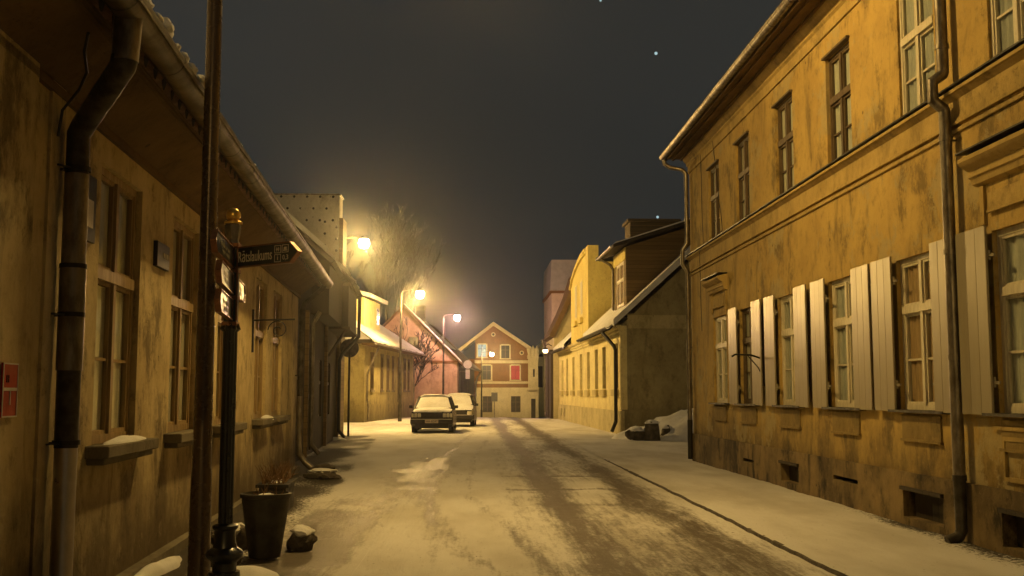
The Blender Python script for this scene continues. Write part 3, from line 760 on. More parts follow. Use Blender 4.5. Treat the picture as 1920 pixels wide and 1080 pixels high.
h = thing('scroll_bracket', 'wrought iron scroll bracket on the left wall behind the black signpost', 'bracket', on_left(15.75, 2.5, 0), ANG)
m = MB().box(-.015, .015, -.03, 0, -.35, .28).tube([(0, -.02, .12), (0, -.62, .14)], .014, 8)
pts = [(0, -.38+.15*(1-t*.8)*math.cos(t*9), -.02+.15*(1-t*.8)*math.sin(t*9)) for t in [i/30 for i in range(31)]]
m.tube(pts, .010, 6); m.build('scroll_arm', M_BLACKP, h)

# ================================================================== DARK TIMBER HOUSE (left, behind)
B = thing('timber_house', 'dark boarded timber house with an overhanging upper box and snowy roof', 'house', (LW(22.3)-.28, 22.3, 0), ANG)
ops = [(2.2, 3.0, .9, 2.6), (5.0, 5.9, .1, 2.4), (8.0, 8.9, .9, 2.5), (11, 12, .9, 2.5)]
wm = wall_mb(0, 15, 0, 4.3, ops, .12)
wm.poly([(0, 0, 0), (0, 7, 0), (0, 7, 4.3), (0, 4, 7.6), (0, 0, 4.3)]).poly([(15, 0, 0), (15, 7, 0), (15, 7, 4.3), (15, 4, 7.6), (15, 0, 4.3)])
wm.build('wall', M_DKWOOD, B)
for a, b, c, d in ops: window('window', b-a, d-c, .05, M_FRAMEO, M_GLASS, B, ((a+b)/2, 0, c), .6, False, .05, .06, None)
pm = MB()
for u in (.08, 4.0, 9.8, 14.9): MB().box(u-.09, u+.09, -.09, -.003, 0, 3.58).build('wall_post', M_DKWOOD2, B)
bx = MB().box(10.6, 15.2, -.64, -.003, 3.60, 5.0).box(5.4, 10.597, -.45, -.003, 3.60, 5.0)
bx.build('jetty_box', M_DKWOOD, B)
tm = MB().box(10.56, 15.24, -.69, -.01, 4.86, 4.96).box(10.56, 15.24, -.69, -.01, 3.52, 3.595)
tm.tube([(10.7, -.6, 3.55), (10.7, -.05, 2.7)], .05, 6).tube([(14.9, -.6, 3.55), (14.9, -.05, 2.7)], .05, 6)
tm.build('jetty_beam', M_GATE, B)
MB().prism([(-.84, 4.98), (4, 9.0), (4, 8.85), (-.74, 4.90)], lambda p, q, t: (t, p, q), 10.3, 15.5).prism([(-.3, 4.35), (4, 7.85), (4, 7.72), (-.25, 4.25)], lambda p, q, t: (t, p, q), 0, 5.5).prism([(-.6, 4.98), (4, 9.0), (4, 8.87), (-.5, 4.90)], lambda p, q, t: (t, p, q), 5.2, 10.3).build('roof', M_DKROOF, B)
sn = MB(); NS = 60
for (ua, ub, ys, zs, ye, ze) in ((10.22, 15.55, -.82, 5.02, 4, 9.08), (.0, 5.15, -.25, 4.40, 4, 7.93), (5.15, 10.2, -.58, 5.02, 4, 9.08)):
    i0 = len(sn.v)
    for i in range(NS+1):
        u = ua+(ub-ua)*i/NS; e = .22+.22*nz(u*1.9, 7)+.1*nz(u*7, 3)
        sl = (ze-zs)/(ye-ys)
        sn.v += [(u, ys+e, zs+e*sl), (u, ys+e-.02, zs+e*sl+.13), (u, ye, ze+.1), (u, ye, ze-.1)]
    for i in range(NS):
        for q in (0, 1): sn.f.append((i0+i*4+q, i0+i*4+4+q, i0+i*4+5+q, i0+i*4+1+q)); sn.mi.append(0)
    for i in (0, NS): sn.f.append(tuple(i0+i*4+q for q in range(4))); sn.mi.append(0)
sn.build('roof_snow', M_SNOW, B, smooth=60)
for u, mt, nm in ((4.6, M_ZINC, 'downpipe'), (14.6, M_BLACKP, 'downpipe')):
    top = [(u, -.3, 3.6), (u, -.12, 3.3)] if u < 10 else [(u, -.78, 4.9), (u, -.76, 3.5), (u, -.2, 2.9)]
    downpipe(B, top+[(u, -.12, 2.7), (u, -.12, .3), (u+.05, -.32, .06)], .06, mt)

# ================================================================== GREY SHEET-METAL BUILDING
G = thing('metal_clad_building', 'tall windowless block clad in pale grey riveted sheet metal rising behind the left roofs', 'building', (-11, 41, 0))
gx0, gx1, gh = 0, 5.85, 9.2
MB().box(gx0, gx1, 0, 1.0, 0, gh).build('wall', M_GREYP, G)
rv = MB()
def rivet(x, z, r=.06): rv.tube([(x, .01, z), (x, -.03, z)], [r, r*.6], 7)
for r_, zz in enumerate((gh-.06, gh-.52, gh-.98)):
    x = .1+(.25 if r_ % 2 else 0)
    while x < gx1-.05: rivet(x, zz); x += .5
z = .6
while z < gh-1.2: rivet(gx1-.1, z); rivet(gx1-.55, z+.2); z += .46
rv.build('rivets', M_BLACKP, G)
MB().box(gx1+.003, gx1+.16, -.05, 1.05, 0, gh-.9).build('corner_board', M_DKWOOD2, G)
MB().box(-.04, gx1+.05, -.045, 1.05, gh, gh+.05).build('roof_edge', M_ZINC, G)

# ================================================================== YELLOW SNOWY-ROOFED HOUSE (left middle)
a3 = math.pi/2-math.atan(.1035)
Cc = thing('low_yellow_house', 'low yellow house with a snow covered hipped roof, left of the parked cars', 'house', (-5.86, 58, 0), a3)
wx = [(2.2, 3.1), (5.2, 6.0), (7.1, 7.9), (8.9, 9.6), (11.0, 12.1), (13.2, 14.1), (14.9, 15.6)]
ops = [(a-.3, b-.3, 1.75 if i != 4 else 1.1, 3.75) for i, (a, b) in enumerate(wx)]
wm = wall_mb(0, 17, 0, 4.25, ops, .07)
wm.poly([(0, 0, 0), (0, 8, 0), (0, 8, 4.25), (0, 0, 4.25)]).poly([(17, 0, 0), (17, 8, 0), (17, 8, 4.25), (17, 0, 4.25)])
wm.build('wall', M_LYEL, Cc)
for a, b, c, d in ops:
    window('window', b-a, d-c, -.025, M_FRAMEO, M_NIGHTGL, Cc, ((a+b)/2, 0, c), .64, False, .07, .08, None, room=False)
    MB().box(a-.08, b+.08, -.03, -.003, d, d+.12).build('lintel', M_FRAMEO, Cc)
    MB().box(a-.1, b+.1, -.08, -.003, c-.1, c).build('sill', M_CONC, Cc)
MB().box(-.05, 17.05, -.07, -.003, 0, .95).box(-.07, -.003, -.07, 8, 0, .95).box(-.04, .5, -.05, -.003, .95, 4.2).build('plinth', M_LYEL, Cc)
# hipped roof: tiled body with a snow sheet on top
def hip(o, z):
    L, D, e = 17, 8, .6
    return [(-e, -e-.1, z), (L+e, -e-.1, z), (L+e, D+e, z), (-e, D+e, z), (.2, D/2, z+3.3), (L-3.6, D/2, z+3.3)]
def hipmb(z, dz=0):
    p = hip(0, z); m = MB(); base = [(x, y, zz) for x, y, zz in p]
    m.poly([p[0], p[1], p[5], p[4]]); m.poly([p[2], p[3], p[4], p[5]]); m.poly([p[1], p[2], p[5]]); m.poly([p[3], p[0], p[4]]); m.poly([p[3], p[2], p[1], p[0]])
    return m
hipmb(4.27).build('roof', M_DKROOF, Cc)
sn = MB(); NSX, NSY = 80, 10; z0 = 4.27
for j in range(NSY+1):
    for i in range(NSX+1):
        t = i/NSX; v = j/NSY
        y = -.7+v*4.55+(.05+.22*abs(nz(t*22, 5))+.12*nz(t*60, 1) if j == 0 else 0)
        uL = -.55+v*.7; uR = 17.6-v*4.2
        zz = z0+.09+(y+.7)*3.3/4.7+.035*nz(t*20, v*4, 3)
        sn.v.append((uL+(uR-uL)*t, y, zz))
for j in range(NSY):
    for i in range(NSX): a = j*(NSX+1)+i; sn.f.append((a, a+1, a+NSX+2, a+NSX+1)); sn.mi.append(0)
b0 = len(sn.v)
for i in range(NSX+1): x, y, z = sn.v[i]; sn.v.append((x, y+.02, z-.09))
for i in range(NSX): sn.f.append((i, i+1, b0+i+1, b0+i)); sn.mi.append(0)
sn.poly([(-.6, -.5, 4.45), (-.6, 8.3, 4.45), (.15, 4, 7.7)])
sn.build('roof_snow', M_SNOW, Cc, smooth=60)
MB().box(-.6, 17.6, -.66, -.003, 4.16, 4.262).build('eave_soffit', M_SOFFIT, Cc)
gutter('gutter', Cc, -.6, 17.6, -.78, lambda u: 4.25, .08, M_ZINC, 2.0)
downpipe(Cc, [(.6, -.75, 4.15), (.55, -.3, 3.1), (.4, -.14, 2.6), (.4, -.14, 1.2), (.55, -.18, .9), (.55, -.18, .1)], .06, M_ZINC)
downpipe(Cc, [(17.5, -.7, 4.15), (17.4, -.6, 3.9), (16.7, -.3, 3.5), (16.6, -.12, 3.3), (16.6, -.12, .2)], .06, M_ZINC)
dm = MB(); dm.prism([(.9, 5.3), (.9, 7.15), (4.6, 8.1), (4.6, 5.3)], lambda p, q, t: (t, p, q), 4.2, 9.2); d_ = dm.build('dormer_wall', M_YEL, Cc)
MB().prism([(.45, 7.12), (.45, 7.36), (4.9, 8.46), (4.9, 8.2)], lambda p, q, t: (t, p, q), 3.9, 9.5).build('dormer_roof', M_SNOW, d_)
for uu in (7.9,):
    m = MB().box(uu, uu+.8, .86, .895, 5.75, 6.85); m.build('dormer_window', M_FRAME, d_)
    MB().box(uu+.08, uu+.36, .84, .857, 5.83, 6.77).box(uu+.44, uu+.72, .84, .857, 5.83, 6.77).build('dormer_pane', M_DKGL, d_)

# ================================================================== PEACH GABLE HOUSE
D = thing('peach_gable_house', 'peach plastered house with a steep snowy gable lit by the pink street lamp', 'house', (-9.1, 80, gz(80)))
gp = MB()
hz_ = 4.2; W8 = 8.0
gp.poly([(0, 0, 0), (W8, 0, 0), (W8, 0, hz_), (4, 0, hz_+4.0), (0, 0, hz_)])
gp.poly([(W8, 0, 0), (W8, 9, 0), (W8, 9, hz_), (W8, 0, hz_)]).poly([(0, 0, 0), (0, 9, 0), (0, 9, hz_), (0, 0, hz_)]).poly([(0, 9, 0), (W8, 9, 0), (W8, 9, hz_), (4, 9, hz_+4), (0, 9, hz_)])
gp.build('wall', M_PEACH, D)
MB().box(-.02, W8+.05, -.07, -.003, hz_-.12, hz_+.02).build('gable_band', M_BROWN, D)  # brown strip drawn in for the shadow line under the gable
MB().prism([(-.35, hz_-.3), (4, hz_+4.08), (W8+.35, hz_-.3), (W8+.35, hz_-.12), (4, hz_+4.24), (-.35, hz_-.12)], lambda p, q, t: (p, t, q), -.3, 9.3).build('roof', M_SOFFIT, D)
MB().prism([(4, hz_+4.30), (W8+.3, hz_), (W8+.3, hz_-.09), (4, hz_+4.21)], lambda p, q, t: (p, t, q), -.34, 9.34).build('roof_snow', M_SNOW, D)
for (x, z, w, h, mt) in ((4.35, 4.9, .75, 1.1, M_FRAMEO), (2.7, 4.9, .75, 1.1, M_FRAMEO)):
    f = MB().box(x, x+w, -.05, -.003, z, z+h).build('window', mt, D)
    MB().box(x+.08, x+w/2-.03, -.06, -.053, z+.08, z+h-.08).box(x+w/2+.03, x+w-.08, -.06, -.053, z+.08, z+h-.08).build('pane', M_DKGL, f)

# ================================================================== BROWN ROOFED DARK HOUSE
an = math.atan2(23, 1.85)
E_ = thing('brown_roofed_house', 'dark timber fronted house with a brown tiled roof beyond the peach gable', 'house', (-1.15, 89.5, gz(90)), an)
LE = 17
wm = wall_mb(0, LE, 0, 4.6, [(2, 5, .1, 3.2), (9, 10.2, 1.4, 3.2)], .15)
wm.poly([(LE, 0, 0), (LE, 8, 0), (LE, 8, 4.6), (LE, 4, 8.4), (LE, 0, 4.6)]).poly([(0, 0, 0), (0, 8, 0), (0, 8, 4.6), (0, 4, 8.4), (0, 0, 4.6)])
wm.build('wall', M_GATE, E_)
MB().box(2, 5, .06, .1, .1, 3.2).build('double_door', M_DKWOOD, E_)
window('window', 1.2, 1.8, .05, M_FRAMEO, M_GLASS, E_, (9.6, 0, 1.4), .6, False, .06, .06, M_CURT)
MB().prism([(-.6, 4.35), (4, 8.7), (8.6, 4.35), (8.6, 4.2), (4, 8.5), (-.6, 4.2)], lambda p, q, t: (t, p, q), -.3, LE+.3).build('roof', M_TILE, E_)
MB().prism([(1.2, 6.14), (4, 8.76), (4, 8.70), (1.2, 6.06)], lambda p, q, t: (t, p, q), -.32, LE*.6).build('roof_snow', M_SNOW, E_)
MB().box(5.5, 6.6, 3.6, 4.4, 7.6, 9.9).build('chimney', M_BRICK, E_)
gutter('gutter', E_, -.3, LE+.3, -.68, lambda u: 4.25, .09, M_ZINC, 2.5)
downpipe(E_, [(LE, -.65, 4.2), (LE, -.3, 3.6), (LE-.05, -.15, 3.0), (LE-.05, -.15, .1)], .09, M_ZINCN)

# ================================================================== FAR BROWN AND CREAM HOUSE
F_ = thing('brown_cream_house', 'three-storey brown and cream house with a gable and one red lit window, closing the street', 'house', (.35, 125, gz(125)-.05))
z0 = 1.3   # lift of ground level against eye datum
wm = MB().box(0, 7.4, 0, 9, 0, 3.55); wm.build('ground_floor_wall', M_CREAM, F_)
MB().box(.0, 6.2, .0, 9, 3.553, 8.0).build('wall', M_BROWN, F_)
MB().poly([(0, .0, 8.0), (6.2, 0, 8.0), (2.12, 0, 10.95), (0, 0, 9.3)]).build('gable', M_BROWN, F_)
tr = MB()
tr.box(-.05, 6.3, -.14, -.003, 4.0, 4.27).box(-.05, 6.3, -.14, -.003, 6.38, 6.72)
tr.prism([(-2.2, 7.4), (2.12, 10.75), (6.5, 7.85), (6.5, 8.25), (2.12, 11.2), (-2.2, 7.85)], lambda p, q, t: (p, t, q), -.35, -.1)
tr.build('cream_band', M_CREAM, F_)
MB().prism([(-3.3, 6.8), (2.12, 11.25), (6.6, 8.28), (6.6, 8.15), (2.12, 11.1), (-3.3, 6.6)], lambda p, q, t: (p, t, q), -.05, 9).build('roof_snow', M_SNOW, F_)
MB().box(-2.4, -.003, .3, 9, 0, 6.9).build('side_wing_wall', M_BROWN, F_)
ltn = emis('lit_room_bluish', (.50, .68, .66), .6); ltr = emis('lit_room_red', (.75, .10, .06), .62)
def farwin(x, z, w, h, pane, surround=True):
    f = MB()
    if surround:
        f.box(x-.16, x, -.1, -.004, z-.1, z+h+.1).box(x+w, x+w+.16, -.1, -.004, z-.1, z+h+.1).box(x, x+w, -.1, -.004, z+h, z+h+.17).box(x-.2, x+w+.2, -.16, -.101, z-.16, z-.06)
    o = f.build('window', M_CREAM, F_) if surround else MB().box(x-.06, x+w+.06, -.03, -.004, z-.06, z+h+.06).build('window', M_FRAMEO, F_)
    MB().box(x, x+w, -.045, -.034, z, z+h).build('pane', pane, o)
    b = MB().box(x+w/2-.04, x+w/2+.04, -.07, -.048, z, z+h).box(x, x+w, -.065, -.047, z+h*.62, z+h*.62+.07)
    if not surround: b.box(x, x+w, -.065, -.047, z+h*.3, z+h*.3+.05)
    b.build('glazing_bar', M_FRAMEO if pane is not ltr else M_RED, o)
farwin(.32, 7.15, .95, 1.4, ltn); farwin(3.05, 7.0, .95, 1.45, M_NIGHTGL)
farwin(.85, 4.5, 1.0, 1.6, M_NIGHTGL); farwin(4.2, 4.5, 1.0, 1.6, ltr)
farwin(.95, .75, 1.0, 1.75, M_DKGL, False); farwin(4.25, .75, 1.0, 1.75, M_DKGL, False)
MB().box(6.55, 7.05, -.05, -.004, 0, 2.25).build('door', M_DKGL, F_)
for x, z in ((2.12, 9.75), (5.45, 7.6)):
    m = MB(); m.tube([(x, -.12, z), (x, -.01, z)], .26, 20); o = m.build('round_window', M_CREAM, F_)
    MB().tube([(x, -.15, z), (x, -.121, z)], .14, 16).build('pane', M_DKGL, o)
tt = MB().box(6.2, 7.35, -.35, 3, 3.553, 6.9); tt.box(6.05, 7.45, -.5, 3, 3.3, 3.55).box(6.1, 7.42, -.42, 3, 6.9, 7.2)
for x in (6.15, 6.62, 7.08): tt.lathe(x+.15, -.2, [(.22, 7.2), (.14, 7.45), (.24, 7.8), (.28, 8.0), (.12, 8.25), (.05, 8.45)], 10)
tt.box(6.3, 7.25, -.25, 0, 7.2, 7.75)
tt.build('corner_turret', M_CREAM, F_)
MB().box(6.75, 6.95, -.40, -.36, 4.8, 5.7).build('turret_slit', M_DKGL, F_)

# ================================================================== PALE YELLOW HOUSE AT THE END
H_ = thing('pale_yellow_house', 'bright pale yellow house squeezed in beside the ornate turret at the street end', 'house', (7.9, 131, gz(131)-.05))
MB().box(0, 4, 0, 8, 0, 7.6).prism([(0, 7.6), (4, 7.6), (1.6, 8.9), (.6, 8.9)], lambda p, q, t: (p, t, q), 0, 8).build('wall', M_LIME, H_)
MB().prism([(-.3, 7.6), (.6, 9.1), (2.2, 10.6), (3.2, 10.2), (4.3, 7.9), (4.3, 7.6), (1.7, 8.95), (.7, 8.95)], lambda p, q, t: (p, t, q), -.1, 8).build('roof', M_GROOF, H_)
m = MB().box(0.05, .75, -.03, -.003, 3.6, 6.2).box(1.75, 2.4, -.03, -.003, 3.6, 6.2).box(1.8, 2.5, -.03, -.003, .3, 2.6)
m.build('window', M_DKGL, H_)
MB().lathe(.55, -.1, [(.28, 7.35), (.22, 7.6), (.05, 7.75)], 10).build('attic_vent', M_DKGL, H_)

# ================================================================== CREAM HOUSE WITH THE CURVED GABLE AND DARK GATE (right)
I_ = thing('curved_gable_house', 'cream house with a curved brown gable edge and a tall dark gateway, right side far', 'house', (5.05, 66, 0))
prof = [(0, 0), (0, 5.2), (.25, 5.9), (.7, 6.8), (1.3, 8.1), (2.2, 9.9), (4.2, 11), (7, 11), (7, 0)]
prof = [(0, 0), (-.0, 5.0), (.35, 5.7), (.85, 6.7), (1.35, 7.9), (1.75, 9.2), (2.6, 9.6), (6, 9.6), (6, 0)]
MB().prism(prof, lambda p, q, t: (p, t, q), 0, 6.6).build('wall', M_CREAM, I_)
up = [(p, q) for p, q in prof[1:6]]
cv = MB(); outer = [(p-.28, q+.10) for p, q in up]
cv.prism(up+outer[::-1], lambda p, q, t: (p-.02, t, q), -.22, 5.6); cv.build('curved_roof', M_SOFFIT, I_)
gt_ = MB().box(-.10, -.003, .5, 6.0, 0, 4.1); gt_.build('gate', M_GATE, I_)
MB().box(-.15, -.103, 3.15, 3.35, 0, 4.1).box(-.15, -.003, .38, .497, 0, 4.1).box(-.18, -.003, .35, 6.2, 4.102, 4.28).build('gate_frame', M_DKWOOD, I_)
downpipe(I_, [(-.34, 6.4, 5.2), (-.2, 6.4, 4.8), (-.1, 6.4, 4.4), (-.1, 6.4, .3)], .07, M_ZINC)
wl = thing('wall_lantern', 'lit wall lantern on a curled arm above the dark gateway', 'lamp', (4.85, 66.3, 4.28))
MB().tube([(.1, 0, .22), (-.12, 0, .35), (-.3, 0, .22), (-.3, 0, .12)], .03, 8).lathe(-.3, 0, [(.19, .0), (.12, .1), (.05, .14)], 12).build('lantern_arm', M_BLACKP, wl)
MB().lathe(-.3, 0, [(.11, -.22), (.17, -.12), (.16, -.003)], 12).build('lantern_glass', emis('lantern_light', (1, .72, .35), 6), wl)

# tall grey roofed house behind
J_ = thing('tall_grey_roofed_house', 'tall pinkish house with a steep plain grey sheet roof behind the curved gable', 'house', (6.35, 85, gz(85)))
MB().box(0, 6, 0, 9, 0, 9.9).build('wall', M_PINKW, J_)
MB().box(-.15, 6.2, -.15, 9.2, 9.9, 10.1).build('cornice', M_BROWN, J_)
MB().prism([(-.1, 10.1), (6.2, 10.1), (6.2, 12.6), (.0, 12.6)], lambda p, q, t: (p, t, q), -.1, 9).build('roof', M_GROOF, J_)

# ================================================================== YELLOW HOUSE WITH PEDIMENT AND TIMBER DORMER (right middle)
ay = math.atan2(-(65-40), 5.6-5.3)   # local x runs from the far end to the near corner
K_ = thing('yellow_row_house', 'yellow house with eight tall windows, raised yellow front and timber dormer', 'house', (5.3, 65, 0), ay)
LK = 25.0
kU = lambda Y: (65-Y)
yc = [41.0, 44.3, 46.7, 49.5, 51.6, 54.4, 57.8, 61.6]
yc = [65-v for v in (23.65, 20.7, 18.2, 15.7, 13.5, 10.6, 7.4, 3.6)]
def yK(px): 
    d = ray(px, 690); t = 6.08/(d.x+.012*d.y); return d.y*t
wins = []
for a, b in ((1149.5, 1161), (1128, 1137.5), (1115, 1121.5), (1099, 1107.5), (1086, 1093), (1072.5, 1078), (1060.5, 1066.5), (1052.5, 1056.5)):
    yb, ya = yK(a), yK(b); c = (65-ya+65-yb)/2; wins.append((c-.55, c+.55, 1.75, 3.5))
wins.sort()
wm = wall_mb(0, LK, .9, 4.1, wins, .22)
wm.build('wall', M_YEL, K_)
MB().poly([(LK, 0, 0), (LK, 9, 0), (LK, 9, 5), (LK, 5.6, 9.3), (LK, 0, 4.1)]).build('gable_wall', M_OLIVE, K_)
gb = MB().poly([(0, 0, 0), (0, 9, 0), (0, 9, 5), (0, 5.6, 9.3), (0, 0, 4.1)])
gb.build('gable_wall', M_OLIVE, K_)
MB().box(LK+.003, LK+.03, .25, 5.5, 4.0, 4.5).build('gable_band', M_OLIVE2, K_)
MB().box(LK+.003, LK+.05, 2.6, 5.5, 4.62, 6.6).box(LK+.003, LK+.02, 0, 2.5, 4.5, 4.56).build('gable_patch', M_OLIVE, K_)
MB().box(LK+.003, LK+.07, .05, 9, 0, .95).build('gable_plinth', M_OLIVE, K_)
MB().box(LK+.003, LK+.035, -.03, .22, .95, 4.1).build('corner_strip', M_YEL, K_)
plk = wall_mb(-.02, LK+.08, 0, .9, [(1.8, 2.3, .25, .7), (3.6, 4.1, .25, .7)], .25, y=-.06)
plk.poly([(-.02, -.06, .9), (LK+.08, -.06, .9), (LK+.08, .01, .9), (-.02, .01, .9)]).poly([(LK+.08, -.06, 0), (LK+.08, .1, 0), (LK+.08, .1, .9), (LK+.08, -.06, .9)])
plk.build('plinth', M_OLIVE2, K_)
for a, b, c, d in wins:
    w = window('window', b-a, d-c, .14, M_FRAMEO, M_GLASS, K_, ((a+b)/2, 0, c), .62, False, .05, .06, M_CURT)
    MB().box(-.68, .68, -.13, -.003, -.30, -.04).build('sill', M_YEL, w)
MB().prism([(0, 3.78), (-.05, 3.78), (-.05, 3.86), (-.1, 3.9), (-.1, 3.98), (-.2, 4.02), (-.26, 4.12), (0, 4.14)], lambda p, q, t: (t, p, q), 0, LK+.03).build('cornice', M_YEL, K_)
sl = 2.49/2.6
u1, u2 = 65-57.4, 65-49.7
for ua, ub in ((-.2, u1-.01), (u2+.01, LK+.20)): MB().prism([(-.45, 4.02), (5.6, 9.55), (9.5, 5.2), (9.5, 5.1), (5.6, 9.42), (-.45, 3.93)], lambda p, q, t: (t, p, q), ua, ub).build('roof', M_DKROOF, K_)
sn = MB(); NS = 110
for i in range(NS+1):
    u = -.25+(LK+.6)*i/NS; e = .12+.14*nz(u*1.6, 9)+.07*nz(u*6, 3)
    s_ = (9.55-4.02)/(6.05)
    sn.v += [(u, -.45+e, 3.95+e*s_+.07*(u < LK)), (u, -.46+e, 4.20+e*s_), (u, 5.6, 9.82), (u, 5.6, 9.46+.09*(u < LK))]
for i in range(NS):
    if u1-.3 < -.25+(LK+.6)*(i+.5)/NS < u2+.3: continue
    for q in (0, 1): sn.f.append((i*4+q, i*4+4+q, i*4+5+q, i*4+1+q)); sn.mi.append(0)
for i in (0, NS): sn.f.append(tuple(i*4+q for q in range(4))); sn.mi.append(0)
sn.build('roof_snow', M_SNOW, K_, smooth=60)
gutter('gutter', K_, 1, u1-.1, -.56, lambda u: 4.02, .085, M_BLACKP, 1.8)
gutter('gutter', K_, u2+.1, LK+.3, -.56, lambda u: 4.02, .085, M_BLACKP, 1.8)
downpipe(K_, [(LK-1.3, -.54, 3.98), (LK-1.2, -.5, 3.85), (LK-.35, -.22, 3.35), (LK-.3, -.17, 3.2), (LK-.3, -.17, .8), (LK-.35, -.17, .5), (LK-.4, -.32, .12)], .07, M_BLACKP)
# raised yellow front with curved top
u1, u2 = 65-57.4, 65-49.7
pf = MB(); pr = [(u1, 4.1)]+[(u1+.0, 7.4)]
for j in range(9):
    t = j/8; pr.append((u1+.3+(u2-1.1-u1-.3)*t, 7.5+.95*math.sin(t*math.pi/2)**.7))
pr += [(u2-.85, 8.46), (u2-.85, 8.52), (u2, 8.52), (u2, 4.1)]
fr = MB().prism(pr, lambda p, q, t: (p, t, q), -.05, .45); 
frb = fr.build('raised_front', M_YELBR, K_)
cap = MB(); top = pr[1:11]
for k_, (dy, dz_) in enumerate(((.06, 0), (.12, -.22))):
    cap.prism([(p, q+dz_-.06) for p, q in top]+[(p, q+dz_+.06) for p, q in top[::-1]], lambda p, q, t: (p, t, q), -.05-dy, -.053)
cap.build('curved_cornice', M_YELBR, frb)
sn_ = MB().prism([(p, q+.005) for p, q in top]+[(p, q+.10) for p, q in top[::-1]], lambda p, q, t: (p, t, q), -.02, .42).build('snow_cap', M_SNOW, frb)
MB().box(u1+.003, u2-.003, .453, 4.2, 4.1, 7.75).build('upper_wall', M_YELBR, K_)
MB().prism([(.3, 7.75), (.3, 7.9), (4.6, 9.4), (4.6, 9.2)], lambda p, q, t: (t, p, q), u1+.1, u2+.25).build('upper_roof', M_GROOF, K_)
for uu in (u1+2.0, u1+4.5):
    o = MB().box(uu, uu+1.05, -.062, -.053, 5.35, 7.15).build('slit_window', M_YEL, frb)
    MB().box(uu+.12, uu+.93, -.07, -.063, 5.45, 7.05).build('pane', M_CURT, o)
    MB().box(uu-.1, uu+1.15, -.2, -.053, 5.0, 5.25).build('slit_sill', M_YELBR, o)
# timber dormer
d1, d2 = 65-44.0, 65-41.0
dm = MB().prism([(.38, 4.7), (.38, 7.25), (3.2, 8.15), (6.0, 8.15), (6.0, 4.7)], lambda p, q, t: (t, p, q), d1, d2)
dmo = dm.build('dormer_wall', M_DKWOOD2, K_)
MB().box(d1-.02, d2+.02, .33, .377, 6.75, 7.22).build('dormer_fascia', M_YELBR, dmo)
MB().prism([(-.16, 7.18), (-.16, 7.30), (3.2, 8.38), (6.3, 8.38), (6.3, 8.26), (3.2, 8.24)], lambda p, q, t: (t, p, q), d1-.35, d2+.4).build('dormer_roof', M_DKROOF, dmo)
MB().prism([(-.16, 7.303), (-.1, 7.36), (3.2, 8.44), (3.2, 8.383)], lambda p, q, t: (t, p, q), d1-.33, d2+.43).build('dormer_roof_snow', M_SNOW, dmo)
gutter('dormer_gutter', dmo, d1-.4, d2+.42, -.24, lambda u: 7.2, .07, M_ZINC, 1.2)
w = window('window', 1.9, 1.75, -.02, M_FRAME, M_GLASSR, K_, ((d1+d2)/2+.1, .38, 5.0), .6, False, .09, .09, None, room=False)
downpipe(K_, [(d1-.1, -.2, 7.15), (d1-.1, .2, 6.9), (d1-.1, .32, 6.7), (d1-.1, .32, 5.0)], .06, M_ZINC)
ch = MB().box(20.2, 21.6, .95, 2.95, 6.3, 8.62).box(20.1, 21.7, .85, 3.05, 8.62, 8.74)
ch.build('chimney', M_BRICK, K_)

# ================================================================== STREET LAMPS
def street_lamp(X, Y, LX, h, label, col, power, base=True, arm_drop=.12):
    z = gz(Y)
    t = thing('street_lamp', label, 'street lamp', (X, Y, z), 0, 'street lamps')
    h0 = h-z
    MB().lathe(0, 0, [(.11, 0), (.11, .9), (.085, 1.0), (.05, h0+.02)], 14).build('pole', M_ZINCD, t)
    dx = LX-X
    MB().tube([(0, 0, h0-.1), (.02, 0, h0+.06), (.12*dx, 0, h0+.20), (.55*dx, 0, h0+.30), (.85*dx, 0, h0+.31)], [.035, .033, .03, .028, .028], 8).build('arm', M_ZINCD, t)
    MB().lathe(dx, 0, [(.21, h0+.19), (.23, h0+.22), (.16, h0+.30), (.06, h0+.36)], 16).build('lamp_hood', M_ZINCD, t)
    e = emis('bulb_%d' % int(Y), tuple(.35+.65*c for c in col), 60)
    b = MB().lathe(dx, 0, [(.03, h0-.22), (.13, h0-.19), (.21, h0-.10), (.24, h0), (.23, h0+.10), (.18, h0+.19)], 20).build('lamp_bowl', e, t)
    li = bpy.data.lights.new('lamp_light', 'POINT'); li.energy = power; li.color = col; li.shadow_soft_size = .30
    lo = bpy.data.objects.new('lamp_light', li); COL.objects.link(lo); lo.parent = t; lo.location = (dx, 0, h0-.06)
    return t
street_lamp(-5.62, 46, -4.70, 8.02, 'nearest lit street lamp, in front of the grey metal clad building', (1, .62, .18), P_FAR*1.3)
street_lamp(-4.01, 60, -2.96, 7.1, 'second lit street lamp, its slim pole standing before the low yellow house', (1, .63, .19), P_FAR)
street_lamp(-2.09, 78, -1.11, 7.07, 'pinkish lit street lamp standing before the peach gable behind the parked cars', (1, .52, .42), P_FAR*.5)
street_lamp(1.05, 118, 2.16, 5.85, 'farthest lit street lamp, in front of the brown and cream house', (1, .66, .24), P_FAR*.6)
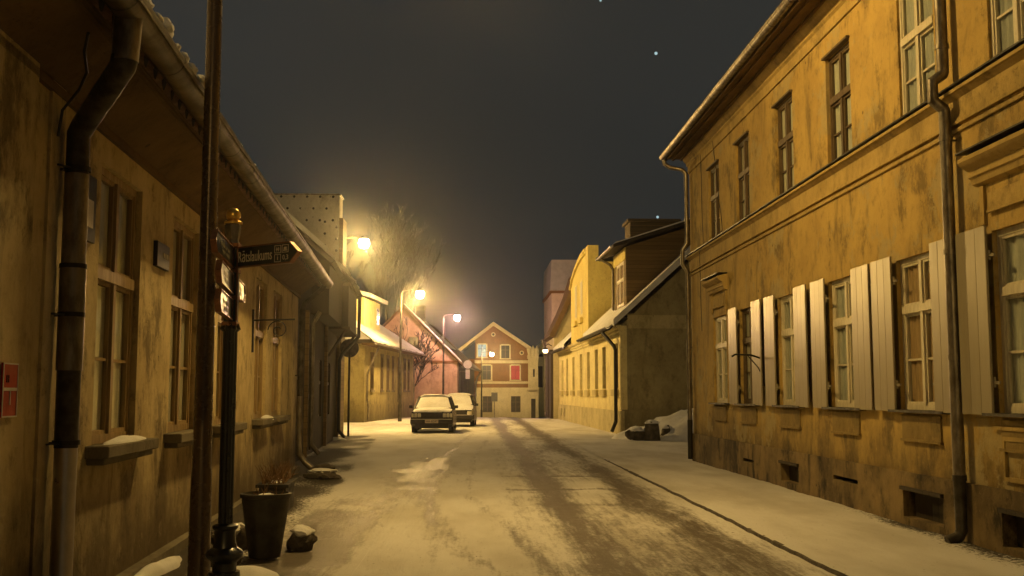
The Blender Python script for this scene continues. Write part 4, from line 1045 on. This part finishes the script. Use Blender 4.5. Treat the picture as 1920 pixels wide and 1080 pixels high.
# the tall brown pole in the foreground carries a long arm out over the road, above the picture
t = thing('street_lamp', 'tall brown painted lamp pole standing on the left pavement in the foreground', 'street lamp', (-2.03, 8.2, 0), 0, 'street lamps')
MB().lathe(0, 0, [(.14, 0), (.14, .03), (.085, .06), (.078, .9), (.071, 1.0), (.046, 8.0)], 28).build('pole', M_POLE, t)
MB().tube([(0, 0, 7.95), (.1, .4, 8.25), (.8, 2.4, 8.5), (1.9, 5.0, 8.6)], [.045, .042, .036, .03], 10).build('arm', M_POLE, t)
MB().lathe(2.0, 5.3, [(.18, 8.42), (.22, 8.48), (.17, 8.58), (.06, 8.65)], 16).build('lamp_hood', M_ZINCD, t)
MB().lathe(2.0, 5.3, [(.03, 8.12), (.13, 8.18), (.18, 8.3), (.19, 8.415)], 16).build('lamp_bowl', emis('bulb_near', (1, .8, .5), 40), t)
li = bpy.data.lights.new('lamp_light', 'POINT'); li.energy = P_NEAR; li.color = SODIUM; li.shadow_soft_size = .24
lo = bpy.data.objects.new('lamp_light', li); COL.objects.link(lo); lo.parent = t; lo.location = (2.0, 5.3, 8.25)
# unseen lamp added behind the camera as frontal fill
t = thing('street_lamp', 'unseen street lamp added behind the viewer as fill light', 'street lamp', (-2.3, -21, 0), 0, 'street lamps')
MB().lathe(0, 0, [(.11, 0), (.11, .9), (.085, 1.0), (.05, 8)], 14).build('pole', M_POLE, t)
MB().tube([(0, 0, 7.95), (.2, 0, 8.3), (1.2, 0, 8.5)], .035, 8).build('arm', M_POLE, t)
MB().lathe(1.4, 0, [(.18, 8.32), (.22, 8.38), (.17, 8.48), (.06, 8.55)], 16).build('lamp_hood', M_ZINCD, t)
MB().lathe(1.4, 0, [(.03, 8.02), (.13, 8.08), (.18, 8.2), (.19, 8.315)], 16).build('lamp_bowl', emis('bulb_back', (1, .8, .5), 40), t)
li = bpy.data.lights.new('lamp_light', 'POINT'); li.energy = P_NEAR*1.6; li.color = SODIUM; li.shadow_soft_size = .24
lo = bpy.data.objects.new('lamp_light', li); COL.objects.link(lo); lo.parent = t; lo.location = (1.4, 0, 8.15)

# ================================================================== SIGNPOST
SP = thing('signpost', 'black cast iron signpost with a gold ball and copper edged finger signs', 'signpost', (-1.775, 7.9, 0))
pm = MB(); pm.lathe(0, 0, [(.17, 0), (.17, .05), (.12, .07), (.11, .28)], 24).build('base', M_BLACK, SP)
MB().lathe(0, 0, [(.085, .26), (.085, .34), (.105, .36), (.13, .385), (.135, .41), (.12, .43), (.085, .45), (.075, .5), (.075, .57), (.09, .585), (.09, .605), (.055, .62)], 28).build('collar', M_BLACK, SP)
MB().lathe(0, 0, [(.052, .6), (.052, 2.0), (.075, 2.02), (.06, 2.06)], 48, flute=.14, nf=12).build('column', M_BLACK, SP, smooth=50)
m = MB()
for z0, z1 in ((2.06, 2.24), (2.26, 2.44), (2.46, 2.63)): m.box(-.045, .045, -.045, .045, z0, z1)
m.build('sign_block', M_SIGNBLK, SP, bevel=.003)
m = MB()
for z in (2.06, 2.25, 2.45, 2.64):
    m.box(-.055, .055, -.055, .055, z-.014, z+.014); m.tube([(0, -.05, z), (0, -.08, z)], .018, 10)
for sx in (-1, 1): m.box(sx*.05-.007, sx*.05+.007, -.055, -.042, 2.08, 2.62)
m.build('copper_clamp', M_COPPER, SP, bevel=.003)
MB().lathe(0, 0, [(.06, 2.65), (.045, 2.68), (.05, 2.70), (.058, 2.74), (.062, 2.79), (.055, 2.80)], 24, flute=.15, nf=6).build('capital', M_ZINC, SP)
pr = [(.066, 2.80), (.068, 2.815), (.052, 2.825)]+[(.054*math.sin(a), 2.868-.054*math.cos(a)) for a in [R(28+i*10.5) for i in range(15)]]
MB().lathe(0, 0, pr, 24).build('gold_ball', M_GOLD, SP)
def finger(dirx, diry, z, L, h, text=None, marks=True, flip=1):
    """finger sign: local x along the finger, front face toward local -y"""
    ang = math.atan2(diry, dirx)
    tip = .075; e = .009
    def prof(o): return [(.05, -h/2-o), (L-tip, -h/2-o), (L+o*1.3, 0), (L-tip, h/2+o), (.05, h/2+o)]
    o = MB().prism(prof(0), lambda p, q, t: (p, t, q), -.012, .012).build('finger_sign', M_SIGNBLK, SP, (0, 0, z), (0, 0, ang))
    fr = MB(); a, b = prof(e), prof(0)
    for i in range(5):
        j = (i+1) % 5
        fr.prism([a[i], a[j], b[j], b[i]], lambda p, q, t: (p, t, q), -.02, .02)
    fr.build('copper_edge', M_COPPER, o)
    for side in (-1, 1):
        mb = MB()
        M = Matrix.Translation((0, side*.0135, 0)) @ Matrix.Rotation(R(90), 4, 'X')
        if side > 0: M = Matrix.Translation((0, .0135, 0)) @ Matrix.Rotation(R(180), 4, 'Z') @ Matrix.Rotation(R(90), 4, 'X')
        s = 1 if side < 0 else -1
        if text:
            M2 = M @ Matrix.Translation((s*.255, -.004, 0))
            text_into(mb, text, .112, M2, .0012, .62)
            for (dx, dz) in ((-.20, .030), (-.125, .030), (-.20, -.034), (-.125, -.034)):     # little pictogram tiles
                cx = L+dx; w = .033; hh = .028
                if (dx, dz) != (-.125, -.034):
                    for bx in ((-w, w, hh-.004, hh), (-w, w, -hh, -hh+.004), (-w, -w+.005, -hh, hh), (w-.005, w, -hh, hh)):
                        i = len(mb.v); mb.box(cx+bx[0], cx+bx[1], 0, .001, dz+bx[2], dz+bx[3])
                        mb.v[i:] = [(x, side*(.0135+abs(y)), z_) for x, y, z_ in mb.v[i:]]
                kind = (dx > -.15, dz > 0)
                i = len(mb.v)
                if kind == (False, False): mb.box(cx-.005, cx+.005, 0, .001, dz-.014, dz+.008); mb.box(cx-.004, cx+.004, 0, .001, dz+.012, dz+.018)
                elif kind == (False, True): mb.box(cx-.016, cx+.016, 0, .001, dz-.004, dz+.004); mb.box(cx-.012, cx-.006, 0, .001, dz-.016, dz+.014); mb.box(cx+.006, cx+.012, 0, .001, dz-.016, dz+.014)
                elif kind == (True, True): mb.box(cx-.02, cx+.02, 0, .001, dz-.016, dz-.008); mb.box(cx-.014, cx+.014, 0, .001, dz-.006, dz+.012)
                mb.v[i:] = [(x, side*(.0135+abs(y)), z_) for x, y, z_ in mb.v[i:]]
            text_into(mb, '0,3', .05, M @ Matrix.Translation((s*(L-.122), -.034, 0)), .0012)
        else:
            i = len(mb.v)
            for k2, (a_, b_, zt) in enumerate(((.22, .34, .012), (.37, .44, .012), (.48, .66, .012), (.24, .42, -.03), (.46, .60, -.03))):
                mb.box(a_*L/.9, b_*L/.9, 0, .001, zt-.012, zt+.014)
            mb.v[i:] = [(x, side*(.0135+abs(y)), z_) for x, y, z_ in mb.v[i:]]
        mb.build('sign_lettering', M_LETTER if text else M_DIMTX, o)
finger(.545, -.40, 2.545, .69, .135, 'Rātslaukums')
finger(.10, -1, 2.545, 1.0, .135); finger(.13, -1, 2.35, .95, .135); finger(.13, -1, 2.16, .95, .135)
finger(-.12, 1, 2.36, .92, .125)

# ================================================================== ROUND SIGN, FAR SIGNS
t = thing('round_road_sign', 'dark round road sign on a thin pole seen from behind, left side', 'road sign', (-4.48, 39.2, 0))
MB().tube([(0, 0, -.05), (0, 0, 3.5)], .04, 8).build('pole', M_BLACKP, t)
MB().tube([(0, -.02, 3.2), (0, .02, 3.2)], .34, 28).build('sign_disc', M_ZINCD, t)
t = thing('framed_road_sign', 'pale round sign with a small plate below, beside the brown roofed house', 'road sign', tuple(atY(862, 770, 86).xy)+(gz(86),), 0)
z_ = 1.2-gz(86)
MB().tube([(0, 0, 0), (0, 0, 3.7), (.55, 0, 3.7)], .05, 8).build('sign_frame', M_ZINC, t)
MB().tube([(.62, -.06, 4.25), (.62, -.02, 4.25)], .34, 24).build('sign_disc', M_WHITE, t)
MB().box(.45, .8, -.05, -.02, 3.1, 3.85).build('sign_plate', M_WHITE, t)
t = thing('street_name_sign', 'small rectangular sign on a post before the cream ground floor of the far house', 'sign', tuple(atY(927, 770, 120).xy)+(gz(120),), 0)
MB().tube([(0, 0, 0), (0, 0, 2.9)], .05, 8).build('post', M_ZINC, t)
MB().box(-.35, .35, -.06, -.02, 1.9, 2.9).build('sign_plate', M_BLUE, t)

# ================================================================== PLANTERS, STONES, SNOW
t = thing('tapered_planter', 'tall tapered dark planter with snow and dead stalks, beside the signpost', 'planter', (-1.97, 10.45, 0), R(12))
pr = [(.145, .0), (.150, .02), (.228, .56), (.243, .565), (.243, .60), (.215, .605), (.205, .54)]
MB().lathe(0, 0, pr, 28).build('pot', M_POT, t)
mound(0, 0, .19, .19, .10, 5, .50).build('soil_snow', M_SNOW, t)
m = MB(); random.seed(4)
for i in range(26):
    a = random.uniform(0, 6.28); r0 = random.uniform(.02, .16); l = random.uniform(.05, .15)
    p0 = Vector((r0*math.cos(a), r0*math.sin(a), .54)); p1 = p0+Vector((random.uniform(-.08, .08), random.uniform(-.08, .08), l))
    m.tube([p0, (p0+p1)/2+Vector((.01, 0, .01)), p1], [.006, .004, .002], 5)
m.build('stalks', M_PLANT, t)
t = thing('trough_planter', 'low dark trough with dry brown stems standing against the left wall', 'planter', (LW(14.6)+.56, 14.6, 0), ANG)
MB().prism([(-.45, 0), (.45, 0), (.52, .34), (-.52, .34)], lambda p, q, t_: (p, t_, q), -.17, .17).box(-.56, .56, -.21, .21, .34, .38).build('trough', M_POT, t)
m = MB()
for i in range(150):
    x = random.uniform(-.5, .5); y = random.uniform(-.14, .14); l = random.uniform(.08, .30); q = Vector((random.uniform(-.22, .22), random.uniform(-.14, .14), l))
    p0 = Vector((x, y, .36)); m.tube([p0, p0+q*.6+Vector((.02, 0, .02)), p0+q], [.006, .004, .002], 4)
m.build('stems', M_PLANT, t)
t_ = mound(0, 0, .40, .10, .05, 12, .37).build('trough_snow', M_SNOW, t)
def stone(x, y, s, seed, label, snow=True, z=0):
    t = thing('stone', label, 'stone', (x, y, z), 0, 'stones by the planters')
    rock_mb(0, 0, s[2]*.55, s[0], s[1], s[2], seed).build('rock', M_STONE, t, smooth=25)
    if snow: rock_mb(.0, 0, s[2]*1.2, s[0]*.82, s[1]*.82, s[2]*.45, seed+2).build('snow_cover', M_SNOW, t)
stone(-1.70, 11.0, (.14, .13, .14), 3, 'snow topped stone half hidden to the right of the tapered planter')
stone(-2.38, 10.9, (.20, .18, .16), 9, 'snow topped stone between signpost and tapered planter, upper one')
stone(-2.24, 9.9, (.15, .14, .12), 15, 'snow topped stone between signpost and tapered planter, lower one')
stone(-2.72, 19.8, (.3, .22, .12), 21, 'low grey stone beside the kicked-out drain spout', True)
stone(-2.95, 21.6, (.22, .2, .11), 27, 'small dark stone against the timber house corner', False)
o = mound(0, 0, .36, .24, .09, 3).build('snow_heap', M_SNOW, None, (-1.95, 9.3, 0)); tag(o, 'small snow heap in front of the tapered planter', 'snow heap', 'snow heaps')
o = mound(0, 0, .10, .75, .07, 6).build('snow_heap', M_SNOW, None, (LW(9.5)+.16, 9.5, .03)); tag(o, 'thin ridge of snow along the foot of the left wall', 'snow heap', 'snow heaps')
o = mound(0, 0, 2.4, 1.9, 1.0, 16, n=40).build('snow_heap', M_SNOW, None, (7.9, 36.4, 0)); tag(o, 'big bank of shovelled snow in the gap between ochre and yellow houses', 'snow heap', 'snow heaps')
o = mound(0, 0, 1.3, 1.0, .42, 26, n=32).build('snow_heap', M_SNOW, None, (6.1, 36.6, .03)); tag(o, 'lower snow bank around the broken stump', 'snow heap', 'snow heaps')
o = mound(0, 0, .32, .3, .10, 31).build('snow_heap', M_SNOW, None, (-4.5, 36.2, 0)); tag(o, 'little snow patch at the foot of the round sign', 'snow heap', 'snow heaps')
t = thing('tree_stump', 'dark broken stump with snow on top in the snow bank by the yellow house', 'stump', (5.95, 35.3, .05))
MB().lathe(0, 0, [(.27, -.05), (.24, .15), (.22, .40), (.19, .58)], 18, sx=1.15, flute=.22, nf=5).build('trunk', M_STONE, t)
for (x, y, a_, b_, c_, sd) in ((-.42, .1, .2, .16, .26, 3), (-.72, .05, .16, .14, .16, 8), (.48, .12, .18, .15, .30, 13)):
    rock_mb(x, y, .14, a_, b_, c_, sd).build('root', M_STONE, t)
mound(0, 0, .24, .2, .09, 2, .55).build('snow_cap', M_SNOW, t)
mound(-.5, .05, .26, .2, .10, 7, .30).build('snow_cap', M_SNOW, t)
mound(.5, .15, .22, .18, .08, 9, .38).build('snow_cap', M_SNOW, t)

# ================================================================== PARKED CARS
def loft(mb, secs, cap=True):
    n = len(secs[0]); i0 = len(mb.v)
    for s_ in secs: mb.v += [tuple(p) for p in s_]
    for k_ in range(len(secs)-1):
        for j in range(n):
            a = i0+k_*n+j; b = i0+k_*n+(j+1) % n; mb.f.append((a, b, b+n, a+n)); mb.mi.append(mb.m)
    if cap:
        mb.f.append(tuple(i0+j for j in range(n))[::-1]); mb.mi.append(mb.m); mb.f.append(tuple(i0+(len(secs)-1)*n+j for j in range(n))); mb.mi.append(mb.m)
def car(name, label, loc, rz, paint, w=1.68, L=4.4, hood=.92, roof=1.42, nose=.86, plate=None, rnd=0):
    """front of the car toward local -y"""
    t = thing(name, label, 'car', loc, rz, 'cars parked on the left side'); a = w/2
    def sec(y, wid, zb, zt, cr=.1):
        return [(-wid+.06, y, zb), (wid-.06, y, zb), (wid, y, zb+.1), (wid+.0, y, zb+(zt-zb)*.55), (wid-.02, y, zt-cr), (wid-cr, y, zt), (-wid+cr, y, zt), (-wid+.02, y, zt-cr), (-wid, y, zb+(zt-zb)*.55), (-wid, y, zb+.1)]
    b = MB()
    loft(b, [sec(0, a-.04-rnd*.15, .36, nose-.10, .05), sec(.05, a-.01-rnd*.1, .24, nose-.02, .06), sec(.5, a, .2, nose+.02), sec(1.15, a, .2, hood), sec(2.2, a, .2, hood+.02), sec(3.5, a, .2, hood+.03), sec(L-.4, a, .22, hood+.02), sec(L-.05, a-.03, .28, hood-.02), sec(L, a-.06, .4, hood-.08)])
    body = b.build('body', paint, t, smooth=30)
    c = MB()
    def cs(y, wb, wt, zb, zt): return [(-wb, y, zb), (wb, y, zb), (wt, y, zt-.04), (wt-.07, y, zt), (-wt+.07, y, zt), (-wt, y, zt-.04)]
    i0 = hood-.03
    loft(c, [cs(1.12, a-.07, a-.10, i0, i0+.06), cs(1.85, a-.06, a-.22, i0, roof-.02), cs(2.5, a-.05, a-.2, i0, roof), cs(3.2, a-.05, a-.22, i0, roof-.03), cs(3.95, a-.08, a-.14, i0, i0+.07)])
    c.build('cabin', M_DKGL, t, smooth=30)
    p = MB()      # pillars
    for sx in (-1, 1):
        for (y0, z0, x0, y1, z1, x1) in ((1.16, i0+.02, a-.06, 1.87, roof-.03, a-.2), (2.55, i0, a-.04, 2.55, roof-.02, a-.19), (3.88, i0+.04, a-.06, 3.2, roof-.04, a-.2)):
            p.tube([(sx*x0, y0, z0), (sx*x1, y1, z1)], .035, 6)
        p.tube([(sx*(a-.2), 1.87, roof-.02), (sx*(a-.18), 2.5, roof), (sx*(a-.2), 3.2, roof-.03)], .03, 6)
    p.build('pillar', paint, t)
    # snow blankets
    s = MB()
    def blanket(pts):
        n = 14; i = len(s.v)
        for k_, (y, wd, z, th) in enumerate(pts):
            for j in range(n+1):
                f = j/n*2-1; e = .02*nz(f*3, y*3, 1)
                s.v.append((f*wd, y+.03*nz(f*4, y, 7), z+th*(1-abs(f)**6)+e*th*8))
        for k_ in range(len(pts)-1):
            for j in range(n): q = i+k_*(n+1)+j; s.f.append((q, q+1, q+n+2, q+n+1)); s.mi.append(0)
    blanket([(.03, a-.12, nose-.04, .0), (.08, a-.1, nose-.0, .05), (.5, a-.08, nose+.02, .06), (1.08, a-.08, hood, .07), (1.16, a-.12, hood+.02, .07)])
    blanket([(1.13, a-.14, i0+.10, .0), (1.18, a-.14, i0+.11, .035), (1.5, a-.22, (i0+roof)/2+.05, .03), (1.80, a-.28, roof-.03, .03)])
    blanket([(1.80, a-.24, roof+.0, .0), (1.82, a-.24, roof+.01, .07), (2.5, a-.22, roof+.01, .09), (3.2, a-.24, roof-.02, .07), (3.25, a-.24, roof-.03, .0)])
    s.build('snow_blanket', M_SNOW, t, smooth=60)
    for sx in (-1, 1):
        for y in (.78, L-.9):
            wh = MB(); cx = sx*(a-.11)
            wh.tube([(cx-.1, y, .30), (cx+.1, y, .30)], .305, 24); o = wh.build('wheel', M_RUBBER, t)
            MB().tube([(cx+sx*.10, y, .30), (cx+sx*.108, y, .30)], .19, 20).build('rim', M_ZINC, o)
        m = MB().box(sx*(a+.03)-.02-.1*(sx < 0), sx*(a+.03)+.02+.1*(sx > 0), 1.3, 1.38, .96, 1.08); m.box(min(sx*(a-.08), sx*(a+.03)), max(sx*(a-.08), sx*(a+.03)), 1.33, 1.37, .96, .99)
        m.build('wing_mirror', M_BLACKP, t, bevel=.012)
    g = MB().box(-.40, .40, -.02, .03, nose-.26, nose-.07).build('grille', M_BLACKP, t)
    gb_ = MB()
    for i in range(4): gb_.box(-.39, .39, -.028, -.02, nose-.25+i*.045, nose-.243+i*.045)
    gb_.build('grille_bar', M_ZINCD, g)
    for sx in (-1, 1):
        if rnd:
            MB().lathe(sx*.58, -.0, [(.1, nose-.26), (.12, nose-.2), (.1, nose-.1)], 14, sy=.6).build('headlight', M_HEADL, t)
        else:
            for q in (.49, .63):
                MB().box(sx*q-.06, sx*q+.06, -.03, .02, nose-.235, nose-.085).build('headlight', M_HEADL, t, bevel=.012)
            MB().box(sx*.755-.045, sx*.755+.045, -.012, .04, nose-.235, nose-.085).build('turn_signal', M_HEADL, t, bevel=.008)
    bp = MB().box(-a+.0, a-.0, -.12, .02, .36, .56).build('bumper', M_BLACKP, t, bevel=.03)
    MB().box(-a+.05, a-.05, -.135, -.122, .54, .565).build('bumper_trim', M_WHITE, bp)
    MB().box(-a+.18, a-.18, -.03, .1, .20, .358).build('front_apron', M_BLACKP, t)
    if plate:
        pp = MB().box(-.26, .26, -.135, -.124, .40, .53).build('number_plate', M_PLATE, t)
        m = MB(); text_into(m, plate, .125, Matrix.Translation((0, -.136, .462)) @ Matrix.Rotation(R(90), 4, 'X'), .001, 1.0); m.build('plate_text', M_PLTXT, pp)
    mb_ = mound(0, 0, .55, .10, .05, 3, .0); mb_.build('bumper_snow', M_SNOW, t, (0, -.05, .14))
    return t
cp = atY(810, 808, 42.5)
car('parked_sedan', 'black boxy sedan facing the viewer, blanketed with snow, number plate showing', (cp.x, 42.2, 0), R(-1), M_CARB, plate='HA-8387')
cp = atY(856, 790, 49)
car('parked_hatchback', 'rounded dark car under snow parked just behind the black sedan', (cp.x, 50.5, 0), R(-2), M_CARG, w=1.62, L=4.0, hood=.98, roof=1.48, nose=.82, rnd=1)

# ================================================================== BARE TREES
def bare_tree(loc, h, spread, label, seed, r0=.22, depth=6, lean=(0, 0), first=.28, fine=.012):
    rnd = random.Random(seed); t = thing('bare_tree', label, 'tree', loc, 0, 'bare winter trees')
    tr = MB(); cr = MB()
    def grow(p, d, l, r, lv):
        n = 3; pts = [p]; rs = [r]; dd = d.copy()
        for i in range(n):
            dd = (dd+Vector((rnd.uniform(-.16, .16), rnd.uniform(-.16, .16), rnd.uniform(-.05, .12)))).normalized()
            pts.append(pts[-1]+dd*l/n); rs.append(max(fine*.6, r*(1-.34*(i+1)/n)))
        (tr if lv < 1 else cr).tube(pts, rs, 7 if lv < 2 else (5 if lv < 4 else 3), lv < 2)
        if lv >= depth: return
        k_ = 3 if lv < 3 else rnd.choice((2, 3, 3))
        for i in range(k_):
            a = rnd.uniform(0, 6.28); tl = rnd.uniform(.35, .85)*spread
            ax = Vector((math.cos(a), math.sin(a), 0)); nd = (dd+ax*tl+Vector((0, 0, .12))).normalized()
            st = pts[-1] if i < 2 else pts[rnd.choice((1, 2))]
            grow(st, nd, l*rnd.uniform(.62, .84), max(fine, rs[-1]*rnd.uniform(.62, .85)), lv+1)
    grow(Vector((0, 0, -.1)), Vector((lean[0], lean[1], 1)).normalized(), h*first, r0, 0)
    tr.build('trunk', M_BARK, t); cr.build('crown', M_BARK, t)
    return t
p = atY(745, 780, 92); bare_tree((p.x-.5, 92, gz(92)), 22, .62, 'largest bare tree rising in the glow behind the low yellow house', 11, .30, 7, first=.27, fine=.014)
p = atY(690, 780, 84); bare_tree((p.x-1.5, 84, gz(84)), 17, .6, 'bare tree in the haze close to the grey metal clad building', 23, .26, 7, first=.27, fine=.014)
p = atY(752, 780, 77.2); bare_tree((p.x-.2, 77.0, 0), 7.6, .95, 'small spreading bare tree against the peach gable', 5, .13, 6, lean=(.25, -.1), first=.26, fine=.026)
# stars
for (x, y, r_, lab) in ((1230, 100, 2.3, 'brightest star, alone high in the sky left of the ochre eaves'), (1233, 407, 1.9, 'star low over the brick chimney'), (1126, 1, 1.7, 'faint star at the top edge of the picture')):
    p = atY(x, y, 1500)
    s_ = MB().lathe(0, 0, [(r_*math.sin(R(a)), -r_*math.cos(R(a))) for a in range(5, 180, 17)], 12).build('star', MATS.get('starlight') or emis('starlight', (.55, .8, .85), .75), None, tuple(p)); tag(s_, lab, 'star')
# ================================================================== MIST
HZ = True
if HZ:
    hz = MB().box(-70, 70, -40, 175, -2.6, 30).build('haze', newmat('mist')[0]); hz['kind'] = 'stuff'
    nt = MATS['mist'].node_tree; nt.nodes.clear(); o_ = nt.nodes.new('ShaderNodeOutputMaterial'); v_ = nt.nodes.new('ShaderNodeVolumePrincipled')
    v_.inputs['Color'].default_value = (.9, .9, .9, 1); v_.inputs['Density'].default_value = .0008; v_.inputs['Anisotropy'].default_value = .955
    nt.links.new(v_.outputs[0], o_.inputs['Volume'])
